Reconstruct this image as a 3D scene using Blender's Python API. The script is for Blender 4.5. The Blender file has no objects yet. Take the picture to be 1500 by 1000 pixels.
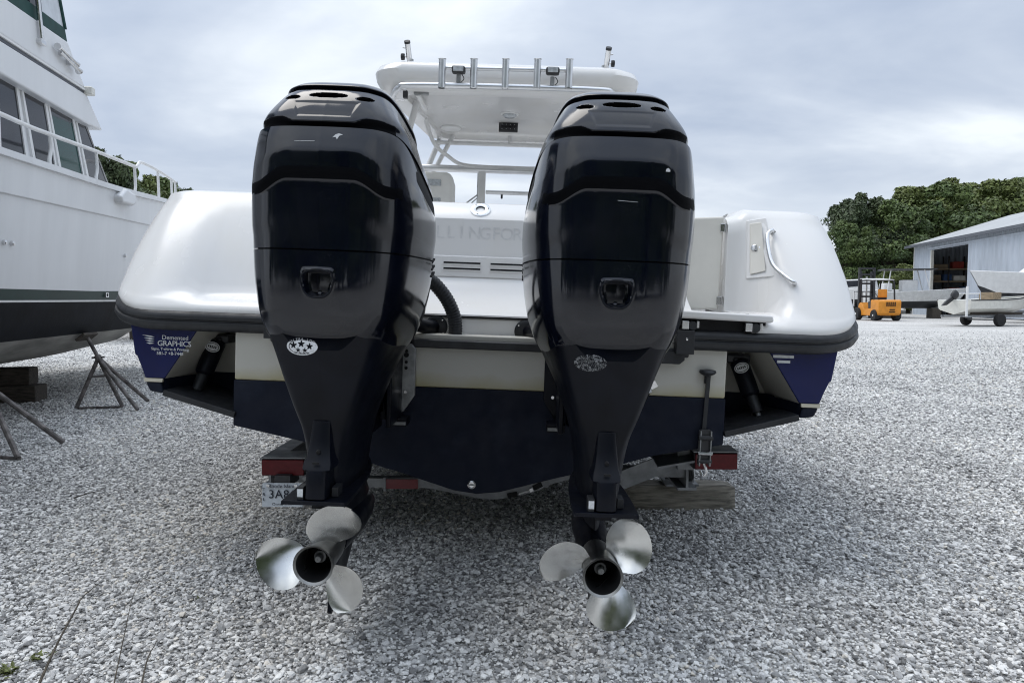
import bpy, bmesh, math, random
import numpy as np
from mathutils import Vector, Matrix, Euler
from mathutils.bvhtree import BVHTree
R = math.radians
rng = np.random.default_rng(7)
random.seed(7)
scene = bpy.context.scene
COL = scene.collection

# ------------------------------------------------------------------ camera
F, H, HOR = 1050.0, 1.2, 438.0
PIT = math.atan((500 - HOR) / F)
cam = bpy.data.objects.new('camera', bpy.data.cameras.new('camera'))
COL.objects.link(cam)
cam.location = (0, 0, H)
cam.rotation_euler = (math.pi / 2 - PIT, 0, 0)
cam.data.lens = 36 * F / 1500
cam.data.sensor_width = 36
cam.data.clip_start = 0.05
cam.data.clip_end = 3000
scene.camera = cam

# ------------------------------------------------------------------ world: overcast sky
SUN_EL, SUN_AZ = R(66), R(302)      # azimuth clockwise from +Y
world = bpy.data.worlds.new('World')
scene.world = world
world.use_nodes = True
nt = world.node_tree
nt.nodes.clear()
def N(tree, typ, **kw):
    n = tree.nodes.new(typ)
    for k, v in kw.items():
        if k.startswith('i_'):
            n.inputs[k[2:].replace('_', ' ')].default_value = v
        else:
            setattr(n, k, v)
    return n
L = nt.links.new
out = N(nt, 'ShaderNodeOutputWorld')
bg = N(nt, 'ShaderNodeBackground'); bg.inputs['Strength'].default_value = 0.1
sky = N(nt, 'ShaderNodeTexSky', sky_type='NISHITA', sun_disc=False, sun_elevation=SUN_EL, sun_rotation=SUN_AZ, air_density=1.0, dust_density=2.0)
tc = N(nt, 'ShaderNodeTexCoord')
sep = N(nt, 'ShaderNodeSeparateXYZ'); L(tc.outputs['Generated'], sep.inputs[0])
zc = N(nt, 'ShaderNodeMath', operation='MAXIMUM'); L(sep.outputs[2], zc.inputs[0]); zc.inputs[1].default_value = 0.0
za = N(nt, 'ShaderNodeMath', operation='ADD'); L(zc.outputs[0], za.inputs[0]); za.inputs[1].default_value = 0.22
dx = N(nt, 'ShaderNodeMath', operation='DIVIDE'); L(sep.outputs[0], dx.inputs[0]); L(za.outputs[0], dx.inputs[1])
dy = N(nt, 'ShaderNodeMath', operation='DIVIDE'); L(sep.outputs[1], dy.inputs[0]); L(za.outputs[0], dy.inputs[1])
cmb = N(nt, 'ShaderNodeCombineXYZ'); L(dx.outputs[0], cmb.inputs[0]); L(dy.outputs[0], cmb.inputs[1])
mp = N(nt, 'ShaderNodeMapping'); L(cmb.outputs[0], mp.inputs[0]); mp.inputs['Scale'].default_value = (0.75, 1.0, 1); mp.inputs['Location'].default_value = (5.1, 9.4, 0)
n1 = N(nt, 'ShaderNodeTexNoise', i_Scale=0.85, i_Detail=5.0, i_Roughness=0.5, i_Distortion=0.5); L(mp.outputs[0], n1.inputs['Vector'])
n2 = N(nt, 'ShaderNodeTexNoise', i_Scale=2.6, i_Detail=6.0, i_Roughness=0.55, i_Distortion=0.3); L(mp.outputs[0], n2.inputs['Vector'])
mx = N(nt, 'ShaderNodeMix', data_type='FLOAT'); mx.inputs[0].default_value = 0.25
L(n1.outputs[0], mx.inputs[2]); L(n2.outputs[0], mx.inputs[3])
cr = N(nt, 'ShaderNodeValToRGB'); L(mx.outputs[0], cr.inputs[0])
CL = cr.color_ramp
CL.elements[0].position = 0.40; CL.elements[0].color = (3.8, 4.45, 5.6, 1)
CL.elements[1].position = 0.62; CL.elements[1].color = (7.8, 8.3, 8.8, 1)
e = CL.elements.new(0.50); e.color = (5.2, 5.8, 6.75, 1)
hz = N(nt, 'ShaderNodeMapRange'); L(sep.outputs[2], hz.inputs[0]); hz.inputs[1].default_value = 0.0; hz.inputs[2].default_value = 0.22; hz.inputs[3].default_value = 0.6; hz.inputs[4].default_value = 0.0
hm = N(nt, 'ShaderNodeMix', data_type='RGBA'); L(hz.outputs[0], hm.inputs[0]); L(cr.outputs[0], hm.inputs[6]); hm.inputs[7].default_value = (7.5, 7.95, 8.4, 1)
cm = N(nt, 'ShaderNodeMix', data_type='RGBA'); cm.inputs[0].default_value = 0.93
L(sky.outputs[0], cm.inputs[6]); L(hm.outputs[2], cm.inputs[7])
# an overcast sky grows smoothly brighter towards the zenith
zb = N(nt, 'ShaderNodeMapRange', interpolation_type='SMOOTHSTEP'); L(sep.outputs[2], zb.inputs[0]); zb.inputs[1].default_value = .25; zb.inputs[2].default_value = 1.0; zb.inputs[3].default_value = 1.0; zb.inputs[4].default_value = 1.9
vs_ = N(nt, 'ShaderNodeVectorMath', operation='SCALE'); L(cm.outputs[2], vs_.inputs[0]); L(zb.outputs[0], vs_.inputs['Scale'])
L(vs_.outputs[0], bg.inputs[0]); L(bg.outputs[0], out.inputs[0])

# ------------------------------------------------------------------ sun behind thin cloud
sun = bpy.data.objects.new('sun', bpy.data.lights.new('sun', 'SUN'))
COL.objects.link(sun)
sun.data.energy = 1.2
sun.data.angle = R(38)
sun.data.color = (1.0, 0.95, 0.87)
sd = Vector((math.sin(SUN_AZ) * math.cos(SUN_EL), math.cos(SUN_AZ) * math.cos(SUN_EL), math.sin(SUN_EL)))
sun.rotation_euler = sd.to_track_quat('Z', 'Y').to_euler()
sun.location = (0, 0, 30)

scene.render.engine = 'CYCLES'
scene.cycles.use_denoising = True
scene.cycles.filter_width = 1.1
scene.cycles.max_bounces = 6
scene.cycles.diffuse_bounces = 3
scene.cycles.glossy_bounces = 4
scene.cycles.transmission_bounces = 4
scene.cycles.transparent_max_bounces = 8
scene.view_settings.view_transform = 'Standard'
scene.view_settings.look = 'None'
scene.view_settings.gamma = 1
scene.view_settings.use_curve_mapping = False
scene.view_settings.exposure = 0.36

# ------------------------------------------------------------------ materials
MATS = {}
def mat(name, col, rough=0.5, metal=0.0, var=0.08, vscale=6.0, bump=0.0, bscale=60.0, coat=0.0, col2=None, rvar=0.0, spec=0.5, alpha=None, stretch=None, island=False, lo=0.35, hi=0.65, trans=0.0, specks=False):
    """procedural material: base colour with noise mottling, roughness variation and fine bump"""
    m = bpy.data.materials.new(name); m.use_nodes = True
    t = m.node_tree; p = t.nodes['Principled BSDF']; l = t.links.new
    p.inputs['Roughness'].default_value = rough
    p.inputs['Metallic'].default_value = metal
    p.inputs['Specular IOR Level'].default_value = spec
    p.inputs['Coat Weight'].default_value = coat
    p.inputs['Coat Roughness'].default_value = 0.05
    if trans: p.inputs['Transmission Weight'].default_value = trans
    c = N(t, 'ShaderNodeTexCoord')
    src = c.outputs['Object']
    if stretch:
        g = N(t, 'ShaderNodeMapping'); l(src, g.inputs[0]); g.inputs['Scale'].default_value = stretch; src = g.outputs[0]
    n = N(t, 'ShaderNodeTexNoise', i_Scale=vscale, i_Detail=6.0, i_Roughness=0.6); l(src, n.inputs['Vector'])
    c2 = col2 or tuple(max(0, x * (1 - 2.2 * var)) for x in col)
    r = N(t, 'ShaderNodeMapRange'); l(n.outputs[0], r.inputs[0]); r.inputs[1].default_value = lo; r.inputs[2].default_value = hi
    mm = N(t, 'ShaderNodeMix', data_type='RGBA'); l(r.outputs[0], mm.inputs[0])
    mm.inputs[6].default_value = (*c2, 1); mm.inputs[7].default_value = (*col, 1)
    colout = mm.outputs[2]
    if island:
        gi = N(t, 'ShaderNodeNewGeometry'); hs = N(t, 'ShaderNodeHueSaturation')
        mr = N(t, 'ShaderNodeMapRange'); l(gi.outputs['Random Per Island'], mr.inputs[0]); mr.inputs[3].default_value = 0.55; mr.inputs[4].default_value = 1.45
        l(mr.outputs[0], hs.inputs['Value']); l(colout, hs.inputs['Color']); colout = hs.outputs[0]
    if specks:      # dust and dried water spots
        vo = N(t, 'ShaderNodeTexVoronoi', i_Scale=140.0); l(src, vo.inputs['Vector']); no = N(t, 'ShaderNodeTexNoise', i_Scale=9.0, i_Detail=5.0); l(src, no.inputs['Vector'])
        a1 = N(t, 'ShaderNodeMapRange'); l(vo.outputs['Distance'], a1.inputs[0]); a1.inputs[1].default_value = .22; a1.inputs[2].default_value = .10
        a2 = N(t, 'ShaderNodeMapRange'); l(no.outputs[0], a2.inputs[0]); a2.inputs[1].default_value = .50; a2.inputs[2].default_value = .75
        a3 = N(t, 'ShaderNodeMath', operation='MULTIPLY'); l(a1.outputs[0], a3.inputs[0]); l(a2.outputs[0], a3.inputs[1])
        a4 = N(t, 'ShaderNodeMath', operation='MULTIPLY_ADD'); l(a2.outputs[0], a4.inputs[0]); a4.inputs[1].default_value = .05; l(a3.outputs[0], a4.inputs[2])
        m4 = N(t, 'ShaderNodeMix', data_type='RGBA'); l(a4.outputs[0], m4.inputs[0]); l(colout, m4.inputs[6]); m4.inputs[7].default_value = (.035, .036, .04, 1); colout = m4.outputs[2]
    l(colout, p.inputs['Base Color'])
    if rvar:
        n3 = N(t, 'ShaderNodeTexNoise', i_Scale=vscale * 1.7, i_Detail=5.0); l(src, n3.inputs['Vector'])
        rr = N(t, 'ShaderNodeMapRange'); l(n3.outputs[0], rr.inputs[0]); rr.inputs[1].default_value = 0.35; rr.inputs[2].default_value = 0.7
        rr.inputs[3].default_value = rough; rr.inputs[4].default_value = rough + rvar; l(rr.outputs[0], p.inputs['Roughness'])
    if bump:
        n4 = N(t, 'ShaderNodeTexNoise', i_Scale=bscale, i_Detail=4.0); l(src, n4.inputs['Vector'])
        b = N(t, 'ShaderNodeBump'); b.inputs['Strength'].default_value = bump; b.inputs['Distance'].default_value = 0.01
        l(n4.outputs[0], b.inputs['Height']); l(b.outputs[0], p.inputs['Normal'])
    MATS[name] = m
    return m

mat('gelcoat', (.75, .745, .735), .24, vscale=1.4, rvar=.04, coat=.1, col2=(.735, .72, .685), stretch=(2.2, 2.2, .7), lo=.25, hi=.55)
mat('gelcoat_cream', (.72, .70, .64), .35, var=.05, vscale=3, rvar=.15)
mat('cream', (.50, .49, .44), .35, var=.05, vscale=3, rvar=.15)
mat('navy', (.001, .006, .072), .15, var=.1, vscale=3, rvar=.15, spec=.3)
mat('antifoul', (.006, .009, .020), .5, spec=.2, col2=(.013, .018, .032), vscale=7, rvar=.25, bump=.15, bscale=40, lo=.28, hi=.5)
mat('stripe', (.66, .62, .5), .4)
mat('rubber', (.018, .020, .024), .42, var=.2, vscale=12, rvar=.2, bump=.1, bscale=80)
mat('cowl_black', (.0028, .0042, .010), .07, var=.2, vscale=4, rvar=.12, spec=.58, specks=True)
mat('leg_black', (.0032, .0046, .010), .30, var=.25, vscale=7, rvar=.2, spec=.2)
mat('cowl_shade', (.002, .0025, .004), .6, var=.2, spec=.06)  # matte near-black, painted-in shade for the brow underside and cap undercut
mat('chip', (.55, .56, .57), .6)
mat('void', (.002, .002, .003), .8, var=0)
mat('stainless', (.72, .72, .72), .16, 1.0, var=.05, vscale=10, rvar=.15)
mat('prop_steel', (.68, .68, .66), .16, 1.0, var=.035, vscale=10, rvar=.12, bump=.01, bscale=30)
mat('prop_hub', (.30, .30, .29), .30, 1.0, var=.12, vscale=14, rvar=.2)
mat('aluminium', (.74, .75, .76), .28, 1.0, var=.05, rvar=.12)
mat('galvanised', (.30, .31, .32), .5, .5, var=.15, vscale=12, rvar=.2)
mat('grey_metal', (.33, .34, .34), .42, .35, var=.2, vscale=18, rvar=.2)
mat('red_lens', (.12, .003, .007), .35, var=.12, vscale=60, spec=.3)
mat('red_tape', (.17, .008, .014), .3, var=.1, vscale=80)
mat('white_paint', (.78, .78, .77), .4, var=.05)
mat('decal_white', (.74, .76, .78), .45, var=.12, vscale=90)
mat('decal_worn', (.22, .23, .24), .5, var=.3, vscale=120)
mat('ghost_letter', (.69, .69, .685), .3, var=.06, vscale=30)
mat('clear_lamp', (.55, .58, .60), .15, var=.2, vscale=40, coat=.4)
mat('wood_block', (.40, .37, .31), .85, var=.35, vscale=5, stretch=(1.2, 9, 14), bump=.6, bscale=14, lo=.3, hi=.7)
mat('wood_dark', (.10, .085, .07), .9, var=.3, vscale=6, stretch=(1.5, 9, 9), bump=.5, bscale=12)
mat('seat_vinyl', (.76, .75, .71), .5, var=.05)
mat('plate_white', (.62, .66, .70), .35, var=.06, vscale=20)
mat('plate_blue', (.10, .17, .26), .35, var=.1, vscale=20)
mat('plate_ink', (.01, .014, .03), .5)
mat('yacht_white', (.74, .75, .76), .3, var=.035, vscale=1.2, rvar=.15, stretch=(2.5, 2.5, .35))
mat('yacht_green', (.004, .030, .026), .35, var=.1, spec=.15)
mat('yacht_bottom', (.008, .010, .015), .6, spec=.1, var=.3, vscale=2.5, bump=.1, bscale=20)
mat('yacht_underside', (.34, .33, .30), .75, var=.25, vscale=3, stretch=(1, .4, 2))
mat('canvas_green', (.006, .055, .048), .7, var=.15, vscale=8)
mat('glass_dark', (.03, .033, .042), .06, var=.15, vscale=3, spec=.4)
mat('curtain_green', (.006, .060, .052), .12, var=.15, vscale=20, stretch=(1, 14, 1), spec=.3)
mat('clear_vinyl', (.62, .66, .70), .08, var=.1)
mat('rust_steel', (.22, .20, .19), .6, .4, var=.35, vscale=14, bump=.1)
mat('tyre', (.018, .018, .019), .8, var=.2, vscale=20, bump=.2)
mat('forklift_orange', (.80, .31, .03), .4, var=.1, vscale=3, rvar=.2)
mat('forklift_black', (.03, .031, .034), .5, var=.15)
mat('shed_wall', (.50, .55, .62), .45, var=.10, vscale=.9, rvar=.2, stretch=(3, 3, .5))
mat('shed_roof', (.46, .47, .47), .5, var=.08, vscale=.5)
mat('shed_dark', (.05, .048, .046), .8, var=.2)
mat('shed_trim', (.10, .11, .13), .5)
mat('timber', (.34, .26, .17), .8, var=.2, vscale=3, stretch=(1, 6, 6))
mat('crate_red', (.34, .045, .03), .6, var=.2)
mat('crate_blue', (.05, .11, .25), .6, var=.2)
mat('crate_yellow', (.50, .36, .08), .6, var=.2)
mat('hull_grey', (.66, .66, .64), .4, var=.08)
mat('hull_bone', (.74, .73, .67), .4, var=.06)
mat('bark', (.10, .08, .06), .9, var=.3, vscale=5, bump=.5, bscale=12)
mat('leaf_a', (.12, .165, .045), .6, var=.3, vscale=.35, island=True, col2=(.050, .085, .025))
mat('leaf_b', (.17, .20, .055), .6, var=.3, vscale=.35, island=True, col2=(.085, .12, .032))
mat('leaf_c', (.075, .10, .040), .6, var=.3, vscale=.35, island=True, col2=(.038, .062, .024))
mat('weed_leaf', (.16, .19, .05), .6, var=.3, vscale=30, island=True)
mat('dry_stem', (.10, .085, .065), .9, var=.3, vscale=30)
mat('sand', (.52, .42, .31), .9, var=.15, vscale=.8, bump=.3, bscale=4)
mat('boulder', (.45, .44, .42), .85, var=.25, vscale=3, bump=.4, bscale=8)
mat('concrete', (.42, .41, .39), .9, var=.12, vscale=4)

# ------------------------------------------------------------------ mesh builder
class MB:
    def __init__(s): s.v, s.f, s.m, s.names = [], [], [], []
    def mi(s, name):
        if name not in s.names: s.names.append(name)
        return s.names.index(name)
    def add(s, vs, fs, m):
        o = len(s.v); k = s.mi(m)
        s.v.extend([tuple(map(float, p)) for p in vs])
        for f in fs: s.f.append(tuple(int(i) + o for i in f)); s.m.append(k)
        return s
    def box(s, c, d, m, rot=None):
        x, y, z = d[0] / 2, d[1] / 2, d[2] / 2
        vs = [Vector((a, b, e)) for a in (-x, x) for b in (-y, y) for e in (-z, z)]
        if rot: q = Euler(rot).to_matrix(); vs = [q @ v for v in vs]
        vs = [(v.x + c[0], v.y + c[1], v.z + c[2]) for v in vs]
        return s.add(vs, [(0, 1, 3, 2), (4, 6, 7, 5), (0, 4, 5, 1), (2, 3, 7, 6), (0, 2, 6, 4), (1, 5, 7, 3)], m)
    def box2(s, a, b, m):
        return s.box([(p + q) / 2 for p, q in zip(a, b)], [abs(q - p) for p, q in zip(a, b)], m)
    def tube(s, pts, r, m, n=12, closed=False, caps=True, ribs=None):
        P = [Vector(p) for p in pts]; k = len(P)
        rr = r if isinstance(r, (list, tuple)) else [r] * k
        rings = []; up = None
        for i in range(k):
            a = P[i - 1] if (i > 0 or closed) else P[i]; b = P[(i + 1) % k] if (i < k - 1 or closed) else P[i]
            t = (b - a).normalized()
            if up is None:
                up = Vector((0, 0, 1)) if abs(t.z) < .9 else Vector((1, 0, 0))
            u = t.cross(up)
            if u.length < 1e-6: u = t.cross(Vector((1, .3, 0)))
            u.normalize(); w = u.cross(t).normalized(); up = w
            rings.append([P[i] + (u * math.cos(2 * math.pi * j / n) + w * math.sin(2 * math.pi * j / n)) * rr[i] for j in range(n)])
        return s.loft(rings, m, cap=caps and not closed, loop=closed)
    def loft(s, rings, m, cap=True, closed=True, loop=False, mfun=None):
        o = len(s.v); n = len(rings[0]); k = len(rings); mk = s.mi(m)
        for r in rings: s.v.extend([tuple(map(float, p)) for p in r])
        for i in range(k if loop else k - 1):
            i2 = (i + 1) % k
            for j in range(n if closed else n - 1):
                j2 = (j + 1) % n
                s.f.append((o + i * n + j, o + i * n + j2, o + i2 * n + j2, o + i2 * n + j)); s.m.append(mk if mfun is None else s.mi(mfun(i, j)))
        if cap and closed and not loop:
            s.f.append(tuple(o + j for j in reversed(range(n)))); s.m.append(mk)
            s.f.append(tuple(o + (k - 1) * n + j for j in range(n))); s.m.append(mk)
        return s
    def lathe(s, prof, m, c=(0, 0, 0), axis='z', n=24, cap=True):
        rings = []
        for r, h in prof:
            ring = []
            for j in range(n):
                a = 2 * math.pi * j / n; u, w = r * math.cos(a), r * math.sin(a)
                p = (u, w, h) if axis == 'z' else ((u, h, w) if axis == 'y' else (h, u, w))
                ring.append((p[0] + c[0], p[1] + c[1], p[2] + c[2]))
            rings.append(ring)
        return s.loft(rings, m, cap=cap)
    def prism(s, poly, a, b, m, axis='y'):
        """extrude a 2-D polygon along an axis from a to b"""
        def P(u, w, t): return (u, t, w) if axis == 'y' else ((t, u, w) if axis == 'x' else (u, w, t))
        n = len(poly)
        vs = [P(u, w, a) for u, w in poly] + [P(u, w, b) for u, w in poly]
        fs = [tuple(range(n)), tuple(reversed(range(n, 2 * n)))] + [(i, i + n, (i + 1) % n + n, (i + 1) % n) for i in range(n)]
        return s.add(vs, fs, m)
    def mesh(s, name, smooth=35):
        me = bpy.data.meshes.new(name)
        me.from_pydata(s.v, [], s.f)
        for nm in s.names: me.materials.append(MATS[nm])
        me.polygons.foreach_set('material_index', s.m)
        bm = bmesh.new(); bm.from_mesh(me); bmesh.ops.recalc_face_normals(bm, faces=bm.faces); bm.to_mesh(me); bm.free()
        if smooth:
            me.shade_smooth(); me.set_sharp_from_angle(angle=R(smooth))
        me.update()
        return me
    def build(s, name, parent=None, smooth=35, bevel=0, seg=2, **kw):
        return obj(name, s.mesh(name, smooth), parent, bevel, seg, **kw)

def obj(name, me, parent=None, bevel=0, seg=2, label=None, cat=None, group=None, kind=None, loc=None, rot=None):
    o = bpy.data.objects.new(name, me); COL.objects.link(o)
    if parent: o.parent = parent
    if loc is not None: o.location = loc
    if rot is not None: o.rotation_euler = rot
    if bevel:
        b = o.modifiers.new('bevel', 'BEVEL'); b.width = bevel; b.segments = seg; b.limit_method = 'ANGLE'; b.angle_limit = R(40); b.harden_normals = True
    for k, v in (('label', label), ('category', cat), ('group', group), ('kind', kind)):
        if v: o[k] = v
    return o
def thing(name, label, cat, loc=(0, 0, 0), rot=(0, 0, 0), group=None):
    o = bpy.data.objects.new(name, None); COL.objects.link(o)
    o.empty_display_size = 0.2
    o.location = loc; o.rotation_euler = rot; o['label'] = label; o['category'] = cat
    if group: o['group'] = group
    return o
def copy_tree(o, parent=None):
    c = o.copy(); COL.objects.link(c); c.parent = parent
    if parent is None: pass
    for ch in list(o.children): copy_tree(ch, c)
    return c
def sstep(a, b, x):
    t = np.clip((np.asarray(x, float) - a) / (b - a), 0, 1); return t * t * (3 - 2 * t)
def catmull(P, ts):
    """Catmull-Rom through control points; ts = samples per segment"""
    P = np.array(P, float); Q = np.vstack([2 * P[0] - P[1], P, 2 * P[-1] - P[-2]]); outp = []
    for i in range(len(P) - 1):
        p0, p1, p2, p3 = Q[i:i + 4]
        k = ts[i] if hasattr(ts, '__len__') else ts
        for t in np.linspace(0, 1, k, endpoint=False):
            outp.append(.5 * ((2 * p1) + (-p0 + p2) * t + (2 * p0 - 5 * p1 + 4 * p2 - p3) * t * t + (-p0 + 3 * p1 - 3 * p2 + p3) * t ** 3))
    outp.append(P[-1]); return np.array(outp)
def text_mesh(body, size, m, depth=0.0, align='CENTER', shear=0, spacing=1.0):
    c = bpy.data.curves.new('txt', 'FONT'); c.body = body; c.size = size; c.align_x = align; c.align_y = 'CENTER'; c.extrude = depth; c.shear = shear; c.space_character = spacing; c.resolution_u = 3
    o = bpy.data.objects.new('txt', c); COL.objects.link(o)
    me = bpy.data.meshes.new_from_object(o.evaluated_get(bpy.context.evaluated_depsgraph_get()))
    bpy.data.objects.remove(o); bpy.data.curves.remove(c)
    me.materials.clear(); me.materials.append(MATS[m]); return me
def writing(name, body, size, m, parent, loc, rot=(math.pi / 2, 0, 0), depth=0.0008, **kw):
    return obj(name, text_mesh(body, size, m, depth, **kw), parent, loc=loc, rot=rot)
def ray(px, py):
    a, b = (px - 750) / F, (500 - py) / F; c, s = math.cos(PIT), math.sin(PIT)
    return Vector((a, c + b * s, -s + b * c))
def gpt(px, py, z=0.0):
    d = ray(px, py); t = (z - H) / d.z; return Vector((0, 0, H)) + t * d
def wpt(px, py, y):
    d = ray(px, py); return Vector((0, 0, H)) + d * (y / d.y)

# ------------------------------------------------------------------ frames of the two near boats
YAW, ROLL = R(.913), R(2.139)
BT = Vector((-.168, 3.0525, 0))
BROT = (Matrix.Rotation(-YAW, 3, 'Z') @ Matrix.Rotation(ROLL, 3, 'Y'))
BEUL = tuple(BROT.to_euler())
def bworld(x, y, z): return BROT @ Vector((x, y, z)) + BT

# ================================================================== GROUND
gm = bpy.data.materials.new('gravel_ground'); gm.use_nodes = True
t = gm.node_tree; p = t.nodes['Principled BSDF']; l = t.links.new
c = N(t, 'ShaderNodeTexCoord')
v = N(t, 'ShaderNodeTexVoronoi', i_Scale=52.0); l(c.outputs['Object'], v.inputs['Vector'])
sp = N(t, 'ShaderNodeSeparateColor'); l(v.outputs['Color'], sp.inputs[0])
ramp = N(t, 'ShaderNodeValToRGB'); l(sp.outputs[0], ramp.inputs[0])
ramp.color_ramp.elements[0].color = (.34, .335, .325, 1); ramp.color_ramp.elements[1].color = (.80, .785, .75, 1)
ee = ramp.color_ramp.elements.new(.6); ee.color = (.55, .54, .52, 1)
nz = N(t, 'ShaderNodeTexNoise', i_Scale=.35, i_Detail=5.0); l(c.outputs['Object'], nz.inputs['Vector'])
mr = N(t, 'ShaderNodeMapRange'); l(nz.outputs[0], mr.inputs[0]); mr.inputs[1].default_value = .3; mr.inputs[2].default_value = .7; mr.inputs[3].default_value = .82; mr.inputs[4].default_value = 1.12
hs = N(t, 'ShaderNodeHueSaturation'); l(mr.outputs[0], hs.inputs['Value']); l(ramp.outputs[0], hs.inputs['Color'])
l(hs.outputs[0], p.inputs['Base Color']); p.inputs['Roughness'].default_value = .85
bp = N(t, 'ShaderNodeBump'); bp.inputs['Strength'].default_value = .8; bp.inputs['Distance'].default_value = .012; bp.invert = True
l(v.outputs['Distance'], bp.inputs['Height']); l(bp.outputs[0], p.inputs['Normal'])
MATS['gravel_ground'] = gm
g = MB(); xs = np.linspace(-400, 400, 41); ys = np.linspace(-200, 600, 41)
g.add([(x, y, 0) for y in ys for x in xs], [(j * 41 + i, j * 41 + i + 1, j * 41 + i + 42, j * 41 + i + 41) for j in range(40) for i in range(40)], 'gravel_ground')
g.build('ground', kind='structure')
def flat_strip(name, poly, z, m):
    s = MB(); s.add([(x, y, z) for x, y in poly], [tuple(range(len(poly)))], m); return s.build(name, kind='structure', smooth=0)
flat_strip('sand_verge', [(-60, 25.5), (-11.5, 25.5), (-11, 29), (-12, 36), (-60, 36)], .012, 'sand')

# ---- loose stones: one object of "stuff", scattered by geometry nodes
def gravel():
    m = bpy.data.materials.new('gravel_stone'); m.use_nodes = True
    t = m.node_tree; p = t.nodes['Principled BSDF']; l = t.links.new
    a = N(t, 'ShaderNodeAttribute', attribute_name='shade', attribute_type='INSTANCER')
    r = N(t, 'ShaderNodeValToRGB'); l(a.outputs['Fac'], r.inputs[0])
    els = [(0, (.13, .129, .128)), (.22, (.28, .279, .277)), (.5, (.52, .516, .507)), (.75, (.72, .714, .695)), (.95, (.87, .862, .835)), (1, (.74, .69, .61))]
    while len(r.color_ramp.elements) < len(els): r.color_ramp.elements.new(.5)
    for e, (q, k) in zip(r.color_ramp.elements, els): e.position = q; e.color = (*k, 1)
    c = N(t, 'ShaderNodeTexCoord'); n = N(t, 'ShaderNodeTexNoise', i_Scale=1.6, i_Detail=4.0); l(c.outputs['Object'], n.inputs['Vector'])
    mr = N(t, 'ShaderNodeMapRange'); l(n.outputs[0], mr.inputs[0]); mr.inputs[3].default_value = .75; mr.inputs[4].default_value = 1.25
    h = N(t, 'ShaderNodeHueSaturation'); l(mr.outputs[0], h.inputs['Value']); l(r.outputs[0], h.inputs['Color']); l(h.outputs[0], p.inputs['Base Color'])
    p.inputs['Roughness'].default_value = .75
    sc = bpy.data.collections.new('stone_shapes')
    for k in range(9):
        bm = bmesh.new(); bmesh.ops.create_icosphere(bm, subdivisions=1, radius=1)
        for vv in bm.verts:
            vv.co *= rng.uniform(.72, 1.18)
            vv.co.x *= 1.05; vv.co.y *= .72; vv.co.z *= rng.uniform(.42, .5)
        pl = [(Vector(rng.normal(size=3)).normalized(), rng.uniform(.45, .7)) for _ in range(2)]
        for nn, dd in pl:   # chipped flat faces
            for vv in bm.verts:
                q = vv.co.dot(nn)
                if q > dd * .8: vv.co -= nn * (q - dd * .8)
        me = bpy.data.meshes.new('stone'); bm.to_mesh(me); bm.free(); me.materials.append(m)
        sc.objects.link(bpy.data.objects.new('stone', me))
    P, S = [], []
    def band(y0, y1, dens, size):
        w0, w1 = .78 * y1 + 1.1, 0
        n = int(2 * w0 * (y1 - y0) * dens)
        x = rng.uniform(-w0, w0, n); y = rng.uniform(y0, y1, n)
        k = np.abs(x) < .78 * y + 1.1
        P.append(np.c_[x[k], y[k]]); S.append(size * rng.lognormal(0, .38, k.sum()))
    for y0, y1, d, s in ((1.5, 2.4, 8600, .0080), (2.4, 3.4, 8400, .0080), (3.4, 4.4, 7800, .0081), (4.4, 5.4, 6100, .0086), (5.4, 6.8, 4200, .0096), (6.8, 8.5, 2600, .0115), (8.5, 10.5, 1400, .0135), (10.5, 12.5, 760, .015), (12.5, 15, 400, .016), (15, 18, 200, .017), (18, 22, 90, .018), (22, 27, 35, .018)):
        band(y0, y1, d, s)
    P = np.vstack(P); S = np.clip(np.concatenate(S), .0045, .022); n = len(P)
    z = rng.uniform(0, .011, n) + S * .15
    me = bpy.data.meshes.new('gravel'); me.vertices.add(n)
    me.vertices.foreach_set('co', np.c_[P, z].astype(np.float32).ravel())
    rot = np.c_[rng.normal(0, .26, n), rng.normal(0, .26, n), rng.uniform(0, 6.28, n)].astype(np.float32)
    at = me.attributes.new('rot', 'FLOAT_VECTOR', 'POINT'); at.data.foreach_set('vector', rot.ravel())
    at = me.attributes.new('scl', 'FLOAT', 'POINT'); at.data.foreach_set('value', S.astype(np.float32))
    X, Y = P[:, 0], P[:, 1]      # broad patches where the stone is darker or paler, and two faint wheel tracks
    patch = .07 * np.sin(X * 1.3 + 1.7 * np.sin(Y * .8)) * np.sin(Y * 1.1 + .9 * np.sin(X * .7 + 2)) + .04 * np.sin(X * 3.7 + Y * 2.3)
    patch -= .06 * np.exp(-((X - 2.6 - .12 * Y) / .22) ** 2) + .06 * np.exp(-((X - 4.1 - .12 * Y) / .22) ** 2)
    at = me.attributes.new('shade', 'FLOAT', 'POINT'); at.data.foreach_set('value', np.clip(rng.beta(1.35, 1.15, n) + patch, 0, 1).astype(np.float32))
    at = me.attributes.new('pick', 'INT', 'POINT'); at.data.foreach_set('value', rng.integers(0, 9, n).astype(np.int32))
    o = obj('gravel', me, kind='stuff', label='loose grey and white crushed stone gravel covering the yard', cat='gravel')
    ng = bpy.data.node_groups.new('gravel_scatter', 'GeometryNodeTree')
    ng.interface.new_socket('Geometry', in_out='INPUT', socket_type='NodeSocketGeometry'); ng.interface.new_socket('Geometry', in_out='OUTPUT', socket_type='NodeSocketGeometry')
    gi, go = ng.nodes.new('NodeGroupInput'), ng.nodes.new('NodeGroupOutput')
    mtp = ng.nodes.new('GeometryNodeMeshToPoints'); iop = ng.nodes.new('GeometryNodeInstanceOnPoints'); ci = ng.nodes.new('GeometryNodeCollectionInfo')
    ci.inputs['Collection'].default_value = sc; ci.inputs['Separate Children'].default_value = True; ci.inputs['Reset Children'].default_value = True
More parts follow.
